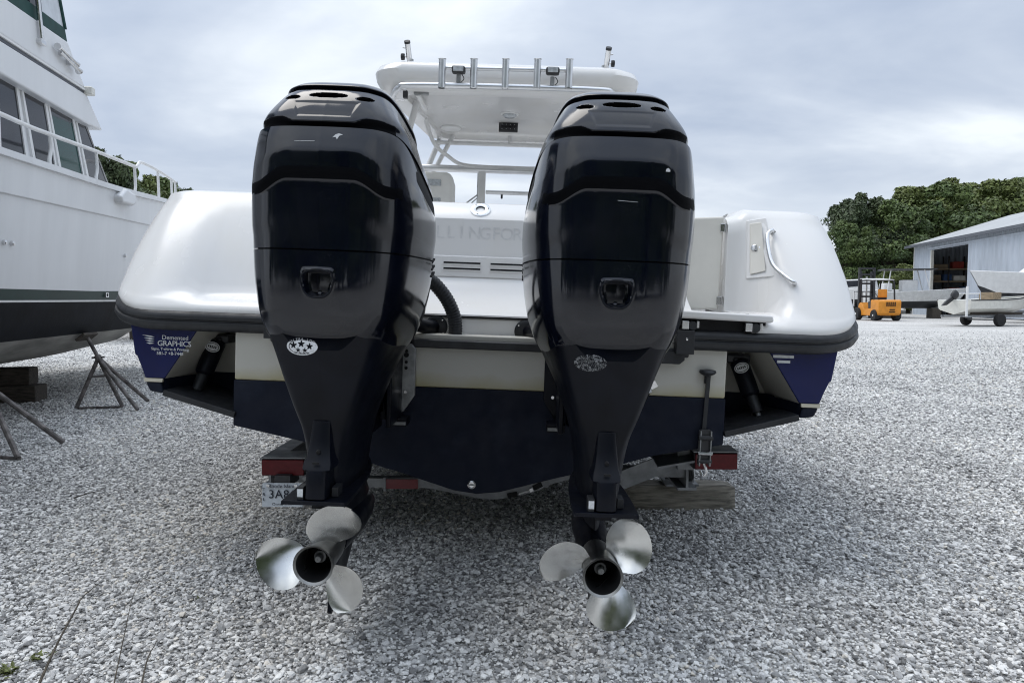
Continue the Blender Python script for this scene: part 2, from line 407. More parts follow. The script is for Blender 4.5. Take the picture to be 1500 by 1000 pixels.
    def na(nm, ty):
        q = ng.nodes.new('GeometryNodeInputNamedAttribute'); q.data_type = ty; q.inputs['Name'].default_value = nm; return q
    k = ng.links.new
    k(gi.outputs[0], mtp.inputs['Mesh']); k(mtp.outputs[0], iop.inputs['Points']); k(ci.outputs[0], iop.inputs['Instance'])
    iop.inputs['Pick Instance'].default_value = True
    k(na('pick', 'INT').outputs['Attribute'], iop.inputs['Instance Index'])
    k(na('rot', 'FLOAT_VECTOR').outputs['Attribute'], iop.inputs['Rotation'])
    k(na('scl', 'FLOAT').outputs['Attribute'], iop.inputs['Scale'])
    k(iop.outputs[0], go.inputs[0])
    o.modifiers.new('scatter', 'NODES').node_group = ng
gravel()

# ================================================================== OUTBOARD MOTORS (frame: x right, y forward from transom, z up)
SEG = [26, 26, 14, 12, 9, 9, 6, 5]
def cowl_ring(yr, yf, wr, w, z, drop=0.0, zfun=None, grow=0.0):
    yr, yf, wr, w = yr - grow, yf + grow, wr + grow * .7, w + grow
    q = min(1, (yf - yr) / .72)
    half = catmull([(0, yr), (wr * .55, yr + .004 * q), (wr, yr + .026 * q), (wr + (w - wr) * .50, yr + .095 * q), (wr + (w - wr) * .88, yr + .27 * q), (w, yf - .30 * q), (w * .82, yf - .09 * q), (w * .42, yf - .012 * q), (0, yf)], SEG)
    full = np.vstack([half, (half * [-1, 1])[-2:0:-1]])
    zz = z - drop * sstep(0, .5, full[:, 1] - yr)
    if zfun is not None: zz = zfun(full[:, 0], full[:, 1], zz)
    return np.c_[full, zz]
def table(tab, zs):
    tab = np.array(sorted(tab)); z = tab[:, 0]
    outp = []
    for k in range(1, tab.shape[1]):     # smooth interpolation
        sl = np.diff(tab[:, k]) / np.diff(z); d = np.zeros(len(z)); d[0], d[-1] = sl[0], sl[-1]
        same = sl[:-1] * sl[1:] > 0; d[1:-1] = np.where(same, 2 * sl[:-1] * sl[1:] / np.where(same, sl[:-1] + sl[1:], 1), 0)
        i = np.clip(np.searchsorted(z, zs) - 1, 0, len(z) - 2); h = z[i + 1] - z[i]; s = (zs - z[i]) / h
        outp.append((2*s**3-3*s**2+1) * tab[i, k] + (s**3-2*s**2+s) * h * d[i] + (-2*s**3+3*s**2) * tab[i+1, k] + (s**3-s**2) * h * d[i+1])
    return np.array(outp).T
def sd_box(x, z, cx, cz, hx, hz, r, slant=0):
    qx = np.abs(x - cx) - (hx - r) + slant * (z - cz) * 0; qz = np.abs(z - cz) - (hz - r)
    return np.hypot(np.maximum(qx, 0), np.maximum(qz, 0)) + np.minimum(np.maximum(qx, qz), 0) - r
def brow(x, z):      # the lower rear panel is set back below an arched brow
    ax = np.abs(x)
    a = .045 * sstep(.10, .20, ax)
    return .017 * sstep(.0, .036, (1.572 - a) - z) * (1 - sstep(.19, .25, ax)) * np.clip((z - 1.10) / .42, 0, 1)
def shield(x, z):
    hw = .040 - .35 * np.maximum(0, 1.232 - z)
    d = np.maximum(np.abs(x) - hw, np.maximum(z - 1.268 + 2.0 * x * x, 1.196 - z + 3 * x * x))
    return d
def lower_disp(x, y, z):
    d = brow(x, z)
    s = shield(x, z); d = d + .030 * sstep(.003, -.005, s) - .005 * sstep(.012, .006, s) * sstep(-.002, .003, s)
    return d
def UNDER(x): return 1.714 + .016 * sstep(.085, .13, np.abs(x)) * (1 - .5 * sstep(.15, .22, np.abs(x)))     # top edge of the cap undercut, coloured dark as shade
def cap_disp(x, y, z):
    d = 0 * x
    p = np.maximum(np.abs(x) - (.088 + .35 * (z - 1.755)), np.maximum(z - 1.783, 1.734 - z))   # inset plate
    d += .0028 * sstep(.005, -.005, p)
    d += .020 * sstep(UNDER(x) + .004, 1.704, z)
    return d
VENTS = [(0, 1.808, .060, .0115), (-.112, 1.800, .025, .0095), (.112, 1.800, .025, .0095)]
def vent_d(x, z):
    d = np.full_like(x, 9.0)
    for cx, cz, hx, hz in VENTS:
        d = np.minimum(d, np.hypot((x - cx) / hx, (z - cz) / hz * (1 + .5 * np.clip(-(z - cz) / hz, 0, 1))) - 1)
    return d
def cowl_part(name, tab, z0, z1, nz, disp=None, zfun=None, matname='cowl_black', dark=None, grow=0, shaded=None):
    zs = np.linspace(z0, z1, nz); P = table(tab, zs); rings = []; dk = []
    for z, (yr, yf, wr, w, dr) in zip(zs, P):
        r = cowl_ring(yr, yf, wr, w, z, dr, zfun, grow)
        rear = 1 - sstep(.12, .2, r[:, 1] - yr)
        if disp is not None: r[:, 1] += disp(r[:, 0], r[:, 1], r[:, 2]) * rear
        if dark is not None:
            q = dark(r[:, 0], r[:, 2]); q = np.where(rear > .3, q, 9.0)
            r[:, 1] += .035 * sstep(.02, -.25, q); dk.append(q)
        rings.append(r)
    mb = MB(); dk = np.array(dk) if dk else None
    n = len(rings[0])
    mb.loft(rings, matname, cap=True, mfun=(lambda i, j: 'void' if (dk is not None and min(dk[i, j], dk[i + 1, (j + 1) % n]) < -.12) else ('cowl_shade' if shaded is not None and rings[i][j][1] < -.8 and shaded(rings[i][j][0], rings[i][j][2]) else matname)))
    return mb
UP = [(1.30, -.9045, -.10, .170, .283, .0), (1.385, -.9055, -.10, .172, .286, .0), (1.48, -.9105, -.09, .175, .289, .02), (1.56, -.914, -.085, .176, .288, .05), (1.62, -.912, -.085, .175, .285, .085), (1.655, -.902, -.09, .173, .282, .11), (1.70, -.885, -.095, .168, .276, .14), (1.745, -.866, -.10, .160, .266, .15), (1.78, -.844, -.11, .146, .248, .15), (1.82, -.806, -.13, .126, .224, .13), (1.848, -.764, -.15, .112, .205, .11), (1.868, -.71, -.18, .095, .18, .09), (1.885, -.64, -.22, .085, .165, .06), (1.898, -.54, -.27, .05, .11, .03), (1.904, -.44, -.36, .012, .03, .0)]
LO = [(.99, -.79, -.16, .105, .175, 0), (1.03, -.832, -.14, .132, .21, 0), (1.08, -.872, -.125, .152, .238, 0), (1.15, -.894, -.11, .163, .261, 0), (1.25, -.903, -.105, .169, .278, 0), (1.33, -.905, -.10, .171, .284, 0), (1.385, -.905, -.10, .172, .286, 0)]
LEG = [(.56, -.775, -.33, .040, .070, 0), (.64, -.785, -.32, .046, .078, 0), (.72, -.797, -.30, .052, .086, 0), (.80, -.808, -.28, .064, .100, 0), (.88, -.822, -.25, .092, .130, 0), (.96, -.838, -.22, .120, .168, 0), (1.04, -.852, -.18, .145, .205, 0), (1.12, -.868, -.15, .165, .235, 0)]
def leg_top(x, y, z):
    top = 1.028 + .085 * sstep(.055, .165, np.abs(x)) - .03 * sstep(-.7, -.2, y)
    f = (z - .56) / (1.12 - .56)
    return .56 + f * (top - .56)
MOTOR_MESH = {}
def motor_meshes():
    M = MOTOR_MESH
    M['upper_cowl'] = cowl_part('upper_cowl', UP, 1.334, 1.698, 64, lambda x, y, z: brow(x, z), zfun=lambda x, y, z: z - .045 * sstep(.10, .20, np.abs(x)) * sstep(1.334, 1.47, z) * (1 - sstep(1.60, 1.69, z)), shaded=lambda x, z: abs(x) < .235 and 1.540 < z + .045 * float(sstep(.10, .20, abs(x))) < 1.573).mesh('upper_cowl', 40)  # faces under the brow take the painted shade
    M['top_cap'] = cowl_part('top_cap', UP, 1.704, 1.832, 66, cap_disp, dark=vent_d, shaded=lambda x, z: z < UNDER(x)).mesh('top_cap', 40)
    M['top_lid'] = cowl_part('top_lid', [(1.846, -.776, -.14, .116, .210, .11), (1.849, -.780, -.14, .118, .212, .11), (1.858, -.766, -.15, .114, .206, .105), (1.872, -.732, -.17, .104, .190, .09), (1.886, -.665, -.20, .085, .155, .06), (1.894, -.58, -.25, .055, .11, .03), (1.900, -.46, -.36, .012, .03, .0)], 1.8465, 1.8995, 34).mesh('top_lid', 40)
    core = cowl_part('core', UP, 1.305, 1.87, 14, lambda x, y, z: 0 * x + .035, grow=-.006, matname='void')
    M['seam_core'] = core.mesh('seam_core')
    M['lower_cowl'] = cowl_part('lower_cowl', LO, .995, 1.3295, 60, lower_disp).mesh('lower_cowl', 40)
    leg = cowl_part('leg', LEG, .56, 1.12, 50, None, leg_top, 'leg_black')
    M['leg_cover'] = leg.mesh('leg_cover', 40)
    # small moulded box at the foot of the leg
    mb = MB(); rings = []
    for z, hw, ya in ((.806, .026, -.806), (.80, .030, -.822), (.74, .034, -.836), (.69, .040, -.848), (.672, .046, -.862), (.655, .047, -.872), (.652, .034, -.874), (.60, .033, -.878), (.565, .034, -.880)):
        rings.append([(-hw, -.74, z), (-hw, ya + .02, z), (-hw * .9, ya + .006, z), (-hw * .6, ya, z), (hw * .6, ya, z), (hw * .9, ya + .006, z), (hw, ya + .02, z), (hw, -.74, z)])
    mb.loft(rings, 'leg_black'); mb.box((0, -.872, .678), (.022, .006, .007), 'void'); mb.tube([(.0, -.84, .71), (0, -.851, .706)], .007, 'void', 10)
    M['trim_cover'] = mb.mesh('trim_cover', 50)
    # cavitation plate
    mb = MB(); o = catmull([(0, -.885), (.085, -.885), (.100, -.87), (.098, -.62), (.080, -.42), (.04, -.26), (0, -.20)], 5)
    o = [tuple(q) for q in o] + [(-q[0], q[1]) for q in o[-2:0:-1]]
    mb.prism(o, .549, .562, 'leg_black', 'z')
    mb.box((.0, -.62, .535), (.05, .40, .03), 'leg_black')
    mb.box((-.046, -.85, .582), (.020, .05, .040), 'rubber'); mb.box((.05, -.80, .578), (.02, .06, .03), 'rubber')
    M['cavitation_plate'] = mb.mesh('cavitation_plate', 30)
    mb = MB(); mb.add([(-.0555, -.877, .572), (-.0555, -.845, .572), (-.0555, -.845, .597), (-.0555, -.877, .597), (-.054, -.8765, .572), (-.037, -.8765, .572), (-.037, -.8765, .597), (-.054, -.8765, .597)], [(0, 1, 2, 3), (4, 5, 6, 7)], 'decal_white')
    M['warning_label'] = mb.mesh('warning_label', 0)
    # lower unit: strut, torpedo
    mb = MB(); rings = []
    for z, y0, y1, hw in ((.55, -.66, -.25, .034), (.50, -.62, -.22, .033), (.46, -.60, -.18, .034), (.42, -.61, -.14, .040)):
        a = np.linspace(0, 2 * math.pi, 28, endpoint=False)
        rings.append([(hw * math.sin(q) * (1 - .35 * (math.cos(q) < 0) * abs(math.cos(q))), (y0 + y1) / 2 + (y1 - y0) / 2 * math.cos(q), z) for q in a])
    mb.loft(rings, 'leg_black')
    mb.lathe([(.050, -.655), (.052, -.62), (.060, -.50), (.062, -.38), (.056, -.25), (.042, -.15), (.022, -.09), (.004, -.075)], 'leg_black', (0, 0, .358), 'y', 28)
    M['gearcase'] = mb.mesh('gearcase', 45)
    mb = MB(); mb.prism([(-.62, .305), (-.30, .305), (-.36, .27), (-.50, .175), (-.60, .118), (-.665, .108), (-.675, .118), (-.655, .20)], -.007, .007, 'leg_black', 'x')
    M['skeg'] = mb.mesh('skeg', 30)
    # swivel bracket and tilt tube between leg and transom
    mb = MB(); mb.box((0, -.19, .90), (.13, .22, .34), 'leg_black'); mb.tube([(-.17, -.075, 1.03), (.17, -.075, 1.03)], .026, 'leg_black', 14); mb.box((0, -.16, .72), (.10, .16, .12), 'leg_black')
    mb.tube([(-.055, -.10, .70), (-.055, -.21, .98)], .03, 'leg_black', 12); mb.tube([(.055, -.10, .70), (.055, -.21, .98)], .03, 'leg_black', 12)
    M['swivel_bracket'] = mb.mesh('swivel_bracket', 35)
    # cowl latch shield frame
    def blade_mesh(hand):
        mb = MB(); nr, nc = 16, 18; V = []
        for i in range(nr + 1):
            u = math.sin(i / nr * math.pi / 2) ** .9; r = .050 + .147 * u
            amp = (R(40) - R(6) * u) * math.sqrt(max(0, 1 - max(0, (u - .30) / .70) ** 2.0)) * (.80 + .20 * min(1, u / .3))
            for j in range(nc + 1):
                th = -amp + 2 * amp * j / nc + R(14) * u * u
                y = -.795 - .045 * u + .075 * th / R(60) * (1.0 - .25 * u) - .010 * (2 * j / nc - 1) ** 2 * (j > nc / 2)
                V.append((hand * r * math.sin(th), y, r * math.cos(th)))
        W = nc + 1; n = len(V)
        Fs = [(i * W + j, i * W + j + 1, (i + 1) * W + j + 1, (i + 1) * W + j) for i in range(nr) for j in range(nc)]
        T = lambda k: .0045 * (1 - .65 * k / nr)
        V2 = [(x, y + T(q // W), z) for q, (x, y, z) in enumerate(V)]
        rim = [j for j in range(W)] + [i * W + nc for i in range(1, nr + 1)] + [nr * W + j for j in range(nc - 1, -1, -1)] + [i * W for i in range(nr - 1, 0, -1)]
        Fs2 = [tuple(n + q for q in reversed(f)) for f in Fs] + [(rim[k], rim[(k + 1) % len(rim)], n + rim[(k + 1) % len(rim)], n + rim[k]) for k in range(len(rim))]
        mb.add(V + V2, Fs + Fs2, 'prop_steel'); return mb.mesh('blade', 60)
    M['blade', 1] = blade_mesh(1); M['blade', -1] = blade_mesh(-1)
    mb = MB(); mb.lathe([(.047, -.655), (.053, -.70), (.055, -.78), (.057, -.84), (.0635, -.878), (.0625, -.880), (.0555, -.874)], 'prop_hub', axis='y', n=40, cap=False)
    mb.lathe([(.0555, -.874), (.0525, -.84), (.051, -.72), (.001, -.71)], 'void', axis='y', n=40, cap=False)
    mb.lathe([(.020, -.70), (.020, -.80), (.013, -.802), (.013, -.818), (.010, -.826), (.001, -.827)], 'grey_metal', axis='y', n=10, cap=False)
    M['hub'] = mb.mesh('hub', 40)
    # rim of the shield recess
    return M
motor_meshes()
def bvh_of(me): return BVHTree.FromPolygons([v.co for v in me.vertices], [tuple(p.vertices) for p in me.polygons])
UP_BVH = bvh_of(MOTOR_MESH['upper_cowl'])
LEG_BVH, LOW_BVH = bvh_of(MOTOR_MESH['leg_cover']), bvh_of(MOTOR_MESH['lower_cowl'])
def wrap(me, bvh, off=.0015):
    """lay a flat mesh (x, z) on a surface seen from aft"""
    for v in me.vertices:
        h = bvh.ray_cast(Vector((v.co.x, -2, v.co.z)), Vector((0, 1, 0)))
        if h[0]: v.co.y = h[0].y - off - v.co.y
    me.update(); return me
def grid_decal(keep, x0, x1, z0, z1, m, n=56):
    V, Fs = [], []; k = int(n * (z1 - z0) / (x1 - x0)) + 1
    for j in range(k + 1):
        for i in range(n + 1): V.append((x0 + (x1 - x0) * i / n, 0, z0 + (z1 - z0) * j / k))
    for j in range(k):
        for i in range(n):
            if keep(x0 + (x1 - x0) * (i + .5) / n, z0 + (z1 - z0) * (j + .5) / k): Fs.append((j * (n + 1) + i, j * (n + 1) + i + 1, (j + 1) * (n + 1) + i + 1, (j + 1) * (n + 1) + i))
    mb = MB(); mb.add(V, Fs, m); me = mb.mesh('decal', 0)
    bm = bmesh.new(); bm.from_mesh(me); bmesh.ops.delete(bm, geom=[v for v in bm.verts if not v.link_faces], context='VERTS'); bm.to_mesh(me); bm.free(); return me
def star(x, z, cx, cz, r):
    a = math.atan2(x - cx, z - cz); d = math.hypot(x - cx, z - cz)
    k = abs(((a / (2 * math.pi / 5)) + .5) % 1 - .5) * 2
    return d < r * (1 - .62 * k)
def outboard(side, label, clamp_mat, blade_angles, hand, sticker):
    root = thing('outboard_motor', label, 'outboard motor', tuple(bworld(.45 * side, 0, 0)), BEUL, 'twin outboard motors on the transom')
    o = {}
    for nm in ('lower_cowl', 'upper_cowl', 'top_cap', 'top_lid', 'seam_core', 'leg_cover', 'trim_cover', 'cavitation_plate', 'gearcase', 'skeg', 'swivel_bracket'):
        o[nm] = obj(nm, MOTOR_MESH[nm], root, .002 if nm in ('trim_cover', 'cavitation_plate', 'skeg') else 0)
    obj('warning_label', MOTOR_MESH['warning_label'], o['cavitation_plate'])
    # carrying handle recess in the lid and the raised shield-shaped emblem surround
    mb = MB(); pts = [(.050, 1.240), (.042, 1.262), (.02, 1.271), (0, 1.2725), (-.02, 1.271), (-.042, 1.262), (-.050, 1.240), (-.040, 1.208), (-.022, 1.192), (0, 1.189), (.022, 1.192), (.040, 1.208)]
    c = catmull(pts + [pts[0]], 4)[:-1]
    path = []
    for x, z in c:
        h = LOW_BVH.ray_cast(Vector((x, -2, z)), Vector((0, 1, 0))); path.append((x, h[0].y - .0005 if h[0] else -.87, z))
    ys = np.array([q[1] for q in path]); path = [(q[0], float(np.median(ys)) + (q[1] - float(np.median(ys))) * .2, q[2]) for q in path]
    mb.tube(path, .0032, 'leg_black', 8, closed=True); mb.build('emblem_surround', o['lower_cowl'])
    # louvre ticks on the flank of the lower cowl
    for s in (-1, 1):
        mb = MB()
        for k in range(3): mb.box((s * .281, -.40, 1.335 - .025 * k), (.012, .075, .006), 'void', (R(14), 0, 0))
        mb.build('side_louvre', o['upper_cowl'])
    chips = [(.045, 1.668, [(0, .006), (.010, .010), (.022, .006), (.012, .002), (.006, -.010), (.001, -.002), (-.008, -.004)]), (-.045, 1.650, [(-.03, .0005), (.03, .0015), (.03, .0), (-.03, -.0005)])]
    if side > 0: chips = [(.132, 1.600, [(-.006, -.003), (-.004, .005), (.002, .008), (.008, .003), (.008, -.003)]), (.02, 1.51, [(-.03, 0), (.03, -.003), (.03, -.004), (-.03, -.0012)])]
    for cx, cz, pts in chips:
        me = MB().add([(cx + a, 0, cz + b) for a, b in pts], [tuple(range(len(pts)))], 'chip').mesh('paint_chip', 0)
        obj('paint_chip', wrap(me, UP_BVH, .0012), o['upper_cowl'])
    # clamp plates on the transom with bolt holes
    for s in (-1, 1):
        mb = MB(); xi, xo = .105 * s, .178 * s
        mb.prism([(xi, 1.005), (xo - .022 * s, 1.005), (xo, .98), (xo, .785), (xo - .045 * s, .715), (xi, .70)], -.052, -.028, clamp_mat)
        mb.box2((min(xi, xi + .02 * s), -.30, .69), (max(xi, xi + .02 * s), -.03, 1.0), 'leg_black')
        pl = mb.build('clamp_bracket', root, bevel=.005)
        for z in (.972, .955, .925, .90, .80):
            b = MB(); b.lathe([(.010 if z in (.955,) else .0065, -.060), (.010 if z in (.955,) else .0065, -.050)], 'void' if z != .80 else 'stainless', (xi + .035 * s, 0, z), 'y', 12); b.build('bolt_hole', pl)
        b = MB(); b.box((xi + .02 * s, -.10, .685), (.075, .10, .03), 'leg_black'); b.box((xi + .03 * s, -.15, .682), (.05, .012, .012), 'grey_metal'); b.build('anode', pl)
    # mounting block that reaches over the transom cap
    mb = MB(); mb.box((0, -.02, 1.035), (.30, .16, .05), 'rubber'); mb.build('mount_pad', root, bevel=.006)
    # rigging hose
    mb = MB(); mb.tube(catmull([(.24, .125, 1.07), (.20, .02, 1.075), (.13, -.08, 1.10), (.05, -.16, 1.14)] if side < 0 else [(-.26, .125, 1.066), (-.21, .02, 1.07), (-.14, -.08, 1.10), (-.05, -.16, 1.14)], 8), .030, 'leg_black', 16); mb.build('rigging_hose', root)
    # propeller
    pr = bpy.data.objects.new('propeller', MOTOR_MESH['hub']); COL.objects.link(pr); pr.parent = root; pr.location = (0, 0, .358)
    for a in blade_angles:
        bl = obj('blade', MOTOR_MESH['blade', hand], pr, rot=(0, R(90 - a), 0))
    # sticker on the leg
    sx, sz = sticker[1], sticker[2]
    if sticker[0] == 'stars':
        hx, hz = .049, .026
        def keep(x, z):
            u, w = (x - sx) / hx, (z - sz) / hz; d = math.hypot(u, w)
            if d > 1 or z > sz + .0185 + .006 * math.cos(u * 2) - .004: return False
            if any(star(x, z, sx + cx, sz + cz, r) for cx, cz, r in ((-.026, .0045, .0115), (-.002, .009, .0115), (.024, .002, .011), (-.011, -.010, .008), (.010, -.010, .008))): return False
            if abs(x - sx) < .024 and abs(z - (sz - .0195 + .004 * u * u)) < .0028 and (math.sin((x - sx) * 1500) > .1): return False
            return not (.80 < d < .86 and u < .45)
        st = obj('emission_sticker', wrap(grid_decal(keep, sx - hx, sx + hx, sz - hz, sz + hz, 'decal_white', 110), LEG_BVH), o['leg_cover'])
        # arc of lettering along the top edge
        for k, ch in enumerate('ULTRA-LOW'):
            a = (k - 4) / 4.6
            me = text_mesh(ch, .0095, 'decal_white')
            for v in me.vertices: v.co = Vector((v.co.x + sx + a * .040, 0, v.co.y + sz + .0235 - .010 * a * a - .17 * a * v.co.x))
            obj('lettering', wrap(me, LEG_BVH), st)
    else:
        nse = np.random.default_rng(5); blobs = [(nse.uniform(-1, 1), nse.uniform(-1, 1), nse.uniform(.02, .16)) for _ in range(150)]
        def keep(x, z):
            u, w = (x - sx) / .049, (z - sz) / .026
            if u * u + w * w > 1: return False
            return sum(math.hypot(u - a, (w - b) * .6) < r for a, b, r in blobs) % 3 == 1 and math.hypot(u - .1, w * .7 + .15) > .18 or math.sin(u * 37 + w * 21) * math.sin(w * 33 - u * 11) > .72
        obj('worn_sticker', wrap(grid_decal(keep, sx - .05, sx + .05, sz - .027, sz + .027, 'decal_worn', 80), LEG_BVH), o['leg_cover'])
    return root
outboard(-1, 'glossy black outboard motor with an intact oval star sticker on its leg', 'grey_metal', (72, 195, 318), 1, ('stars', -.052, 1.036))
outboard(1, 'glossy black outboard motor whose oval leg sticker has flaked away', 'leg_black', (40, 162, 281), -1, ('worn', -.066, 1.020))

# ================================================================== MAIN BOAT (same frame as the motors)
boat = thing('fishing_boat', 'white and navy twin engine fishing boat with hardtop, parked stern first on its trailer', 'boat', tuple(bworld(0, 0, 0)), BEUL)
def bpart(mb, name, parent=boat, **kw): return mb.build(name, parent, **kw)

def rail_z(y):
    return 1.062 + (.10 * (1 - math.cos(math.acos(max(-1, min(1, (.285 - y) / .285))))) if y < .285 else .10 + .20 * (min(y, .9) - .285) + .045 * max(0, y - .9))
# ---- hull: stations from the pocket wall (y=.35) to the bow
def hull_half(y):
    t = max(0, (y - .35) / 8.6); u = t ** 2.1
    zk = .362 + .02 * t + 1.05 * max(0, (t - .72) / .28) ** 2
    k = 1 - max(0, (t - .35) / .65) ** 2.2
    sheer = rail_z(y) - .02
    rise = .50 * max(0, t - .25) ** 1.6
    W = lambda w: w * max(.012, k)
    return [(0, zk), (W(.76), zk + .197 + rise), (W(1.06), zk + .262 + rise), (W(1.375), zk + .378 + rise), (W(1.435), zk + .385 + rise), (W(1.455), .790 + rise * .9), (W(1.457), .806 + rise * .9), (W(1.475), .86 + rise * .8), (W(1.492), .90 + rise * .7), (W(1.50), .905 + rise * .7), (W(1.528 + .09 * min(1, max(0, y - .35))), sheer), (W(1.53 + .09 * min(1, max(0, y - .35))) , sheer + .05)]
mb = MB(); rings = []
for y in np.concatenate([[.35, .6, 1.0], np.linspace(1.6, 8.95, 20)]):
    h = hull_half(y); rings.append([(-x, y, z) for x, z in h[::-1]] + [(x, y, z) for x, z in h[1:]])
nh = len(rings[0])
def hm_(i, j):
    k = min(j, nh - 2 - j)      # strip index from the sheer
    return 'navy' if k < 5 else ('stripe' if k == 5 else 'antifoul')
mb.loft(rings, 'antifoul', cap=False, closed=False, mfun=hm_)
# pocket wall closing the aft end, cream above the waterline
h = hull_half(.35)
for s in (-1, 1):
    mb.add([(s * .9, .352, .805), (s * 1.46, .352, .805), (s * 1.50, .352, 1.05), (s * .9, .352, 1.05)], [(0, 1, 2, 3)], 'cream')
    mb.add([(s * .9, .352, .59), (s * 1.06, .352, .624), (s * 1.435, .352, .745), (s * 1.46, .352, .805), (s * .9, .352, .805)], [(0, 1, 2, 3, 4)], 'antifoul')
bpart(mb, 'hull', smooth=25)

# ---- centre transom block between the trim tab pockets
mb = MB()
lowp = [(-1.062, .815), (-1.062, .617), (-.762, .559), (-.62, .515), (-.35, .445), (-.10, .372), (0, .360), (.10, .372), (.35, .445), (.62, .515), (.762, .559), (1.050, .617), (1.050, .815)]
mb.prism(lowp, .0, .36, 'antifoul'); bpart(mb, 'transom_bottom', bevel=.006)
ct = bpy.data.materials.new('cream_transom'); ct.use_nodes = True
t_ = ct.node_tree; p_ = t_.nodes['Principled BSDF']; k_ = t_.links.new
p_.inputs['Roughness'].default_value = .38
tc_ = N(t_, 'ShaderNodeTexCoord'); sx_ = N(t_, 'ShaderNodeSeparateXYZ'); k_(tc_.outputs['Object'], sx_.inputs[0])
nn_ = N(t_, 'ShaderNodeTexNoise', i_Scale=5.0, i_Detail=6.0); k_(tc_.outputs['Object'], nn_.inputs['Vector'])
ad_ = N(t_, 'ShaderNodeMath', operation='MULTIPLY_ADD'); k_(nn_.outputs[0], ad_.inputs[0]); ad_.inputs[1].default_value = -.10; k_(sx_.outputs[2], ad_.inputs[2])
mr_ = N(t_, 'ShaderNodeMapRange'); k_(ad_.outputs[0], mr_.inputs[0]); mr_.inputs[1].default_value = .765; mr_.inputs[2].default_value = .83; mr_.inputs[3].default_value = .75; mr_.inputs[4].default_value = 0
mm_ = N(t_, 'ShaderNodeMix', data_type='RGBA'); k_(mr_.outputs[0], mm_.inputs[0]); mm_.inputs[6].default_value = (.50, .49, .44, 1); mm_.inputs[7].default_value = (.34, .30, .13, 1)   # algae scum above the waterline
k_(mm_.outputs[2], p_.inputs['Base Color']); MATS['cream_transom'] = ct
mb = MB(); mb.box2((-1.059, .002, .8155), (1.047, .36, 1.045), 'cream_transom'); bpart(mb, 'transom', bevel=.008)
# ---- navy corner sponsons with the slanted cream pocket cheek
for s in (-1, 1):
    A = [(1.525, 1.06), (1.502, .905), (1.493, .90), (1.470, .845), (1.457, .806)]
    inn = [(1.370, .806), (1.205, 1.06)]
    mb = MB(); mb.prism([(s * x, z) for x, z in A + inn], .02, .36, 'navy'); sp_ = bpart(mb, 'corner_panel', bevel=.006)
    mb = MB(); mb.prism([(s * x, z) for x, z in [(1.459, .8055), (1.457, .790), (1.380, .790), (1.377, .8055)]], .018, .36, 'stripe'); bpart(mb, 'boot_stripe', sp_)
    mb = MB(); mb.prism([(s * x, z) for x, z in [(1.456, .7895), (1.437, .748), (1.395, .742), (1.372, .742), (1.384, .7895)]], .02, .36, 'antifoul'); bpart(mb, 'corner_bottom', sp_, bevel=.01)
    mb = MB(); mb.add([(s * 1.203, .021, 1.06), (s * 1.369, .021, .806), (s * 1.335, .351, .806), (s * 1.19, .351, 1.06)], [(0, 1, 2, 3)], 'cream')
    mb.add([(s * 1.374, .021, .806), (s * 1.372, .021, .742), (s * 1.30, .351, .70), (s * 1.30, .351, .806)], [(0, 1, 2, 3)], 'antifoul'); bpart(mb, 'pocket_cheek', sp_, smooth=0)
    # trim tab and its actuator
    mb = MB(); za, zb = .752, .668; sl = math.atan2(za - zb, .31)
    mb.box((s * 1.205, .165, .707), (.322, .36, .026), 'grey_metal', (0, -s * sl, 0)); 
    mb.names[0] = 'antifoul_worn' if 'antifoul_worn' in MATS else 'rubber'
    tab = bpart(mb, 'trim_tab', bevel=.003)
    x0, x1 = (1.165, 1.245) if s > 0 else (1.235, 1.295)
    p0, p1 = Vector((s * x0, .25, .975)), Vector((s * x1, .14, .715))
    d = (p1 - p0)
    mb = MB(); mb.tube([p0 + d * .05, p0 + d * .08, p0 + d * .60, p0 + d * .64], [.030, .042, .040, .030], 'leg_black', 20); mb.tube([p0 + d * .6, p0 + d * .9], .026, 'rubber', 16); mb.tube([p0 + d * .85, p1], .012, 'grey_metal', 10)
    act = bpart(mb, 'tab_actuator')
    mb = MB(); mb.box((s * x0, .29, .972), (.11, .12, .040), 'rubber'); mb.box((s * x0, .25, .955), (.05, .06, .05), 'rubber'); bpart(mb, 'mount_bracket', act, bevel=.01)
    q = p0 + d * .20; nrm = Vector((0, -1, -.55)).normalized(); zz = -d.normalized(); nrm = (nrm - zz * nrm.dot(zz)).normalized(); xx = nrm.cross(zz)
    mb = MB()
    for a_, b_, off, mm2 in ((.036, .024, .0425, 'decal_white'), (.032, .020, .0432, 'rubber'), (.029, .017, .0439, 'decal_white')):
        ring = [q + nrm * (off - .010 * math.sin(k * math.pi / 12) ** 0 * 0) + xx * a_ * math.cos(k * math.pi / 12) * .9 + zz * b_ * math.sin(k * math.pi / 12) for k in range(24)]
        mb.add(ring, [tuple(range(24))], mm2)
    for k in range(5): mb.add([q + nrm * .0446 + xx * (-.018 + .008 * k) + zz * (-.005), q + nrm * .0446 + xx * (-.013 + .008 * k) + zz * (-.005), q + nrm * .0446 + xx * (-.012 + .008 * k) + zz * .005, q + nrm * .0446 + xx * (-.017 + .008 * k) + zz * .005], [(0, 1, 2, 3)], 'rubber')
    bpart(mb, 'oval_badge', act, smooth=0)
    mb = MB(); mb.lathe([(.045, .348), (.045, .338), (.030, .336)], 'cream', (s * 1.125, 0, .905), 'y', 24); bpart(mb, 'hull_fitting', sp_)
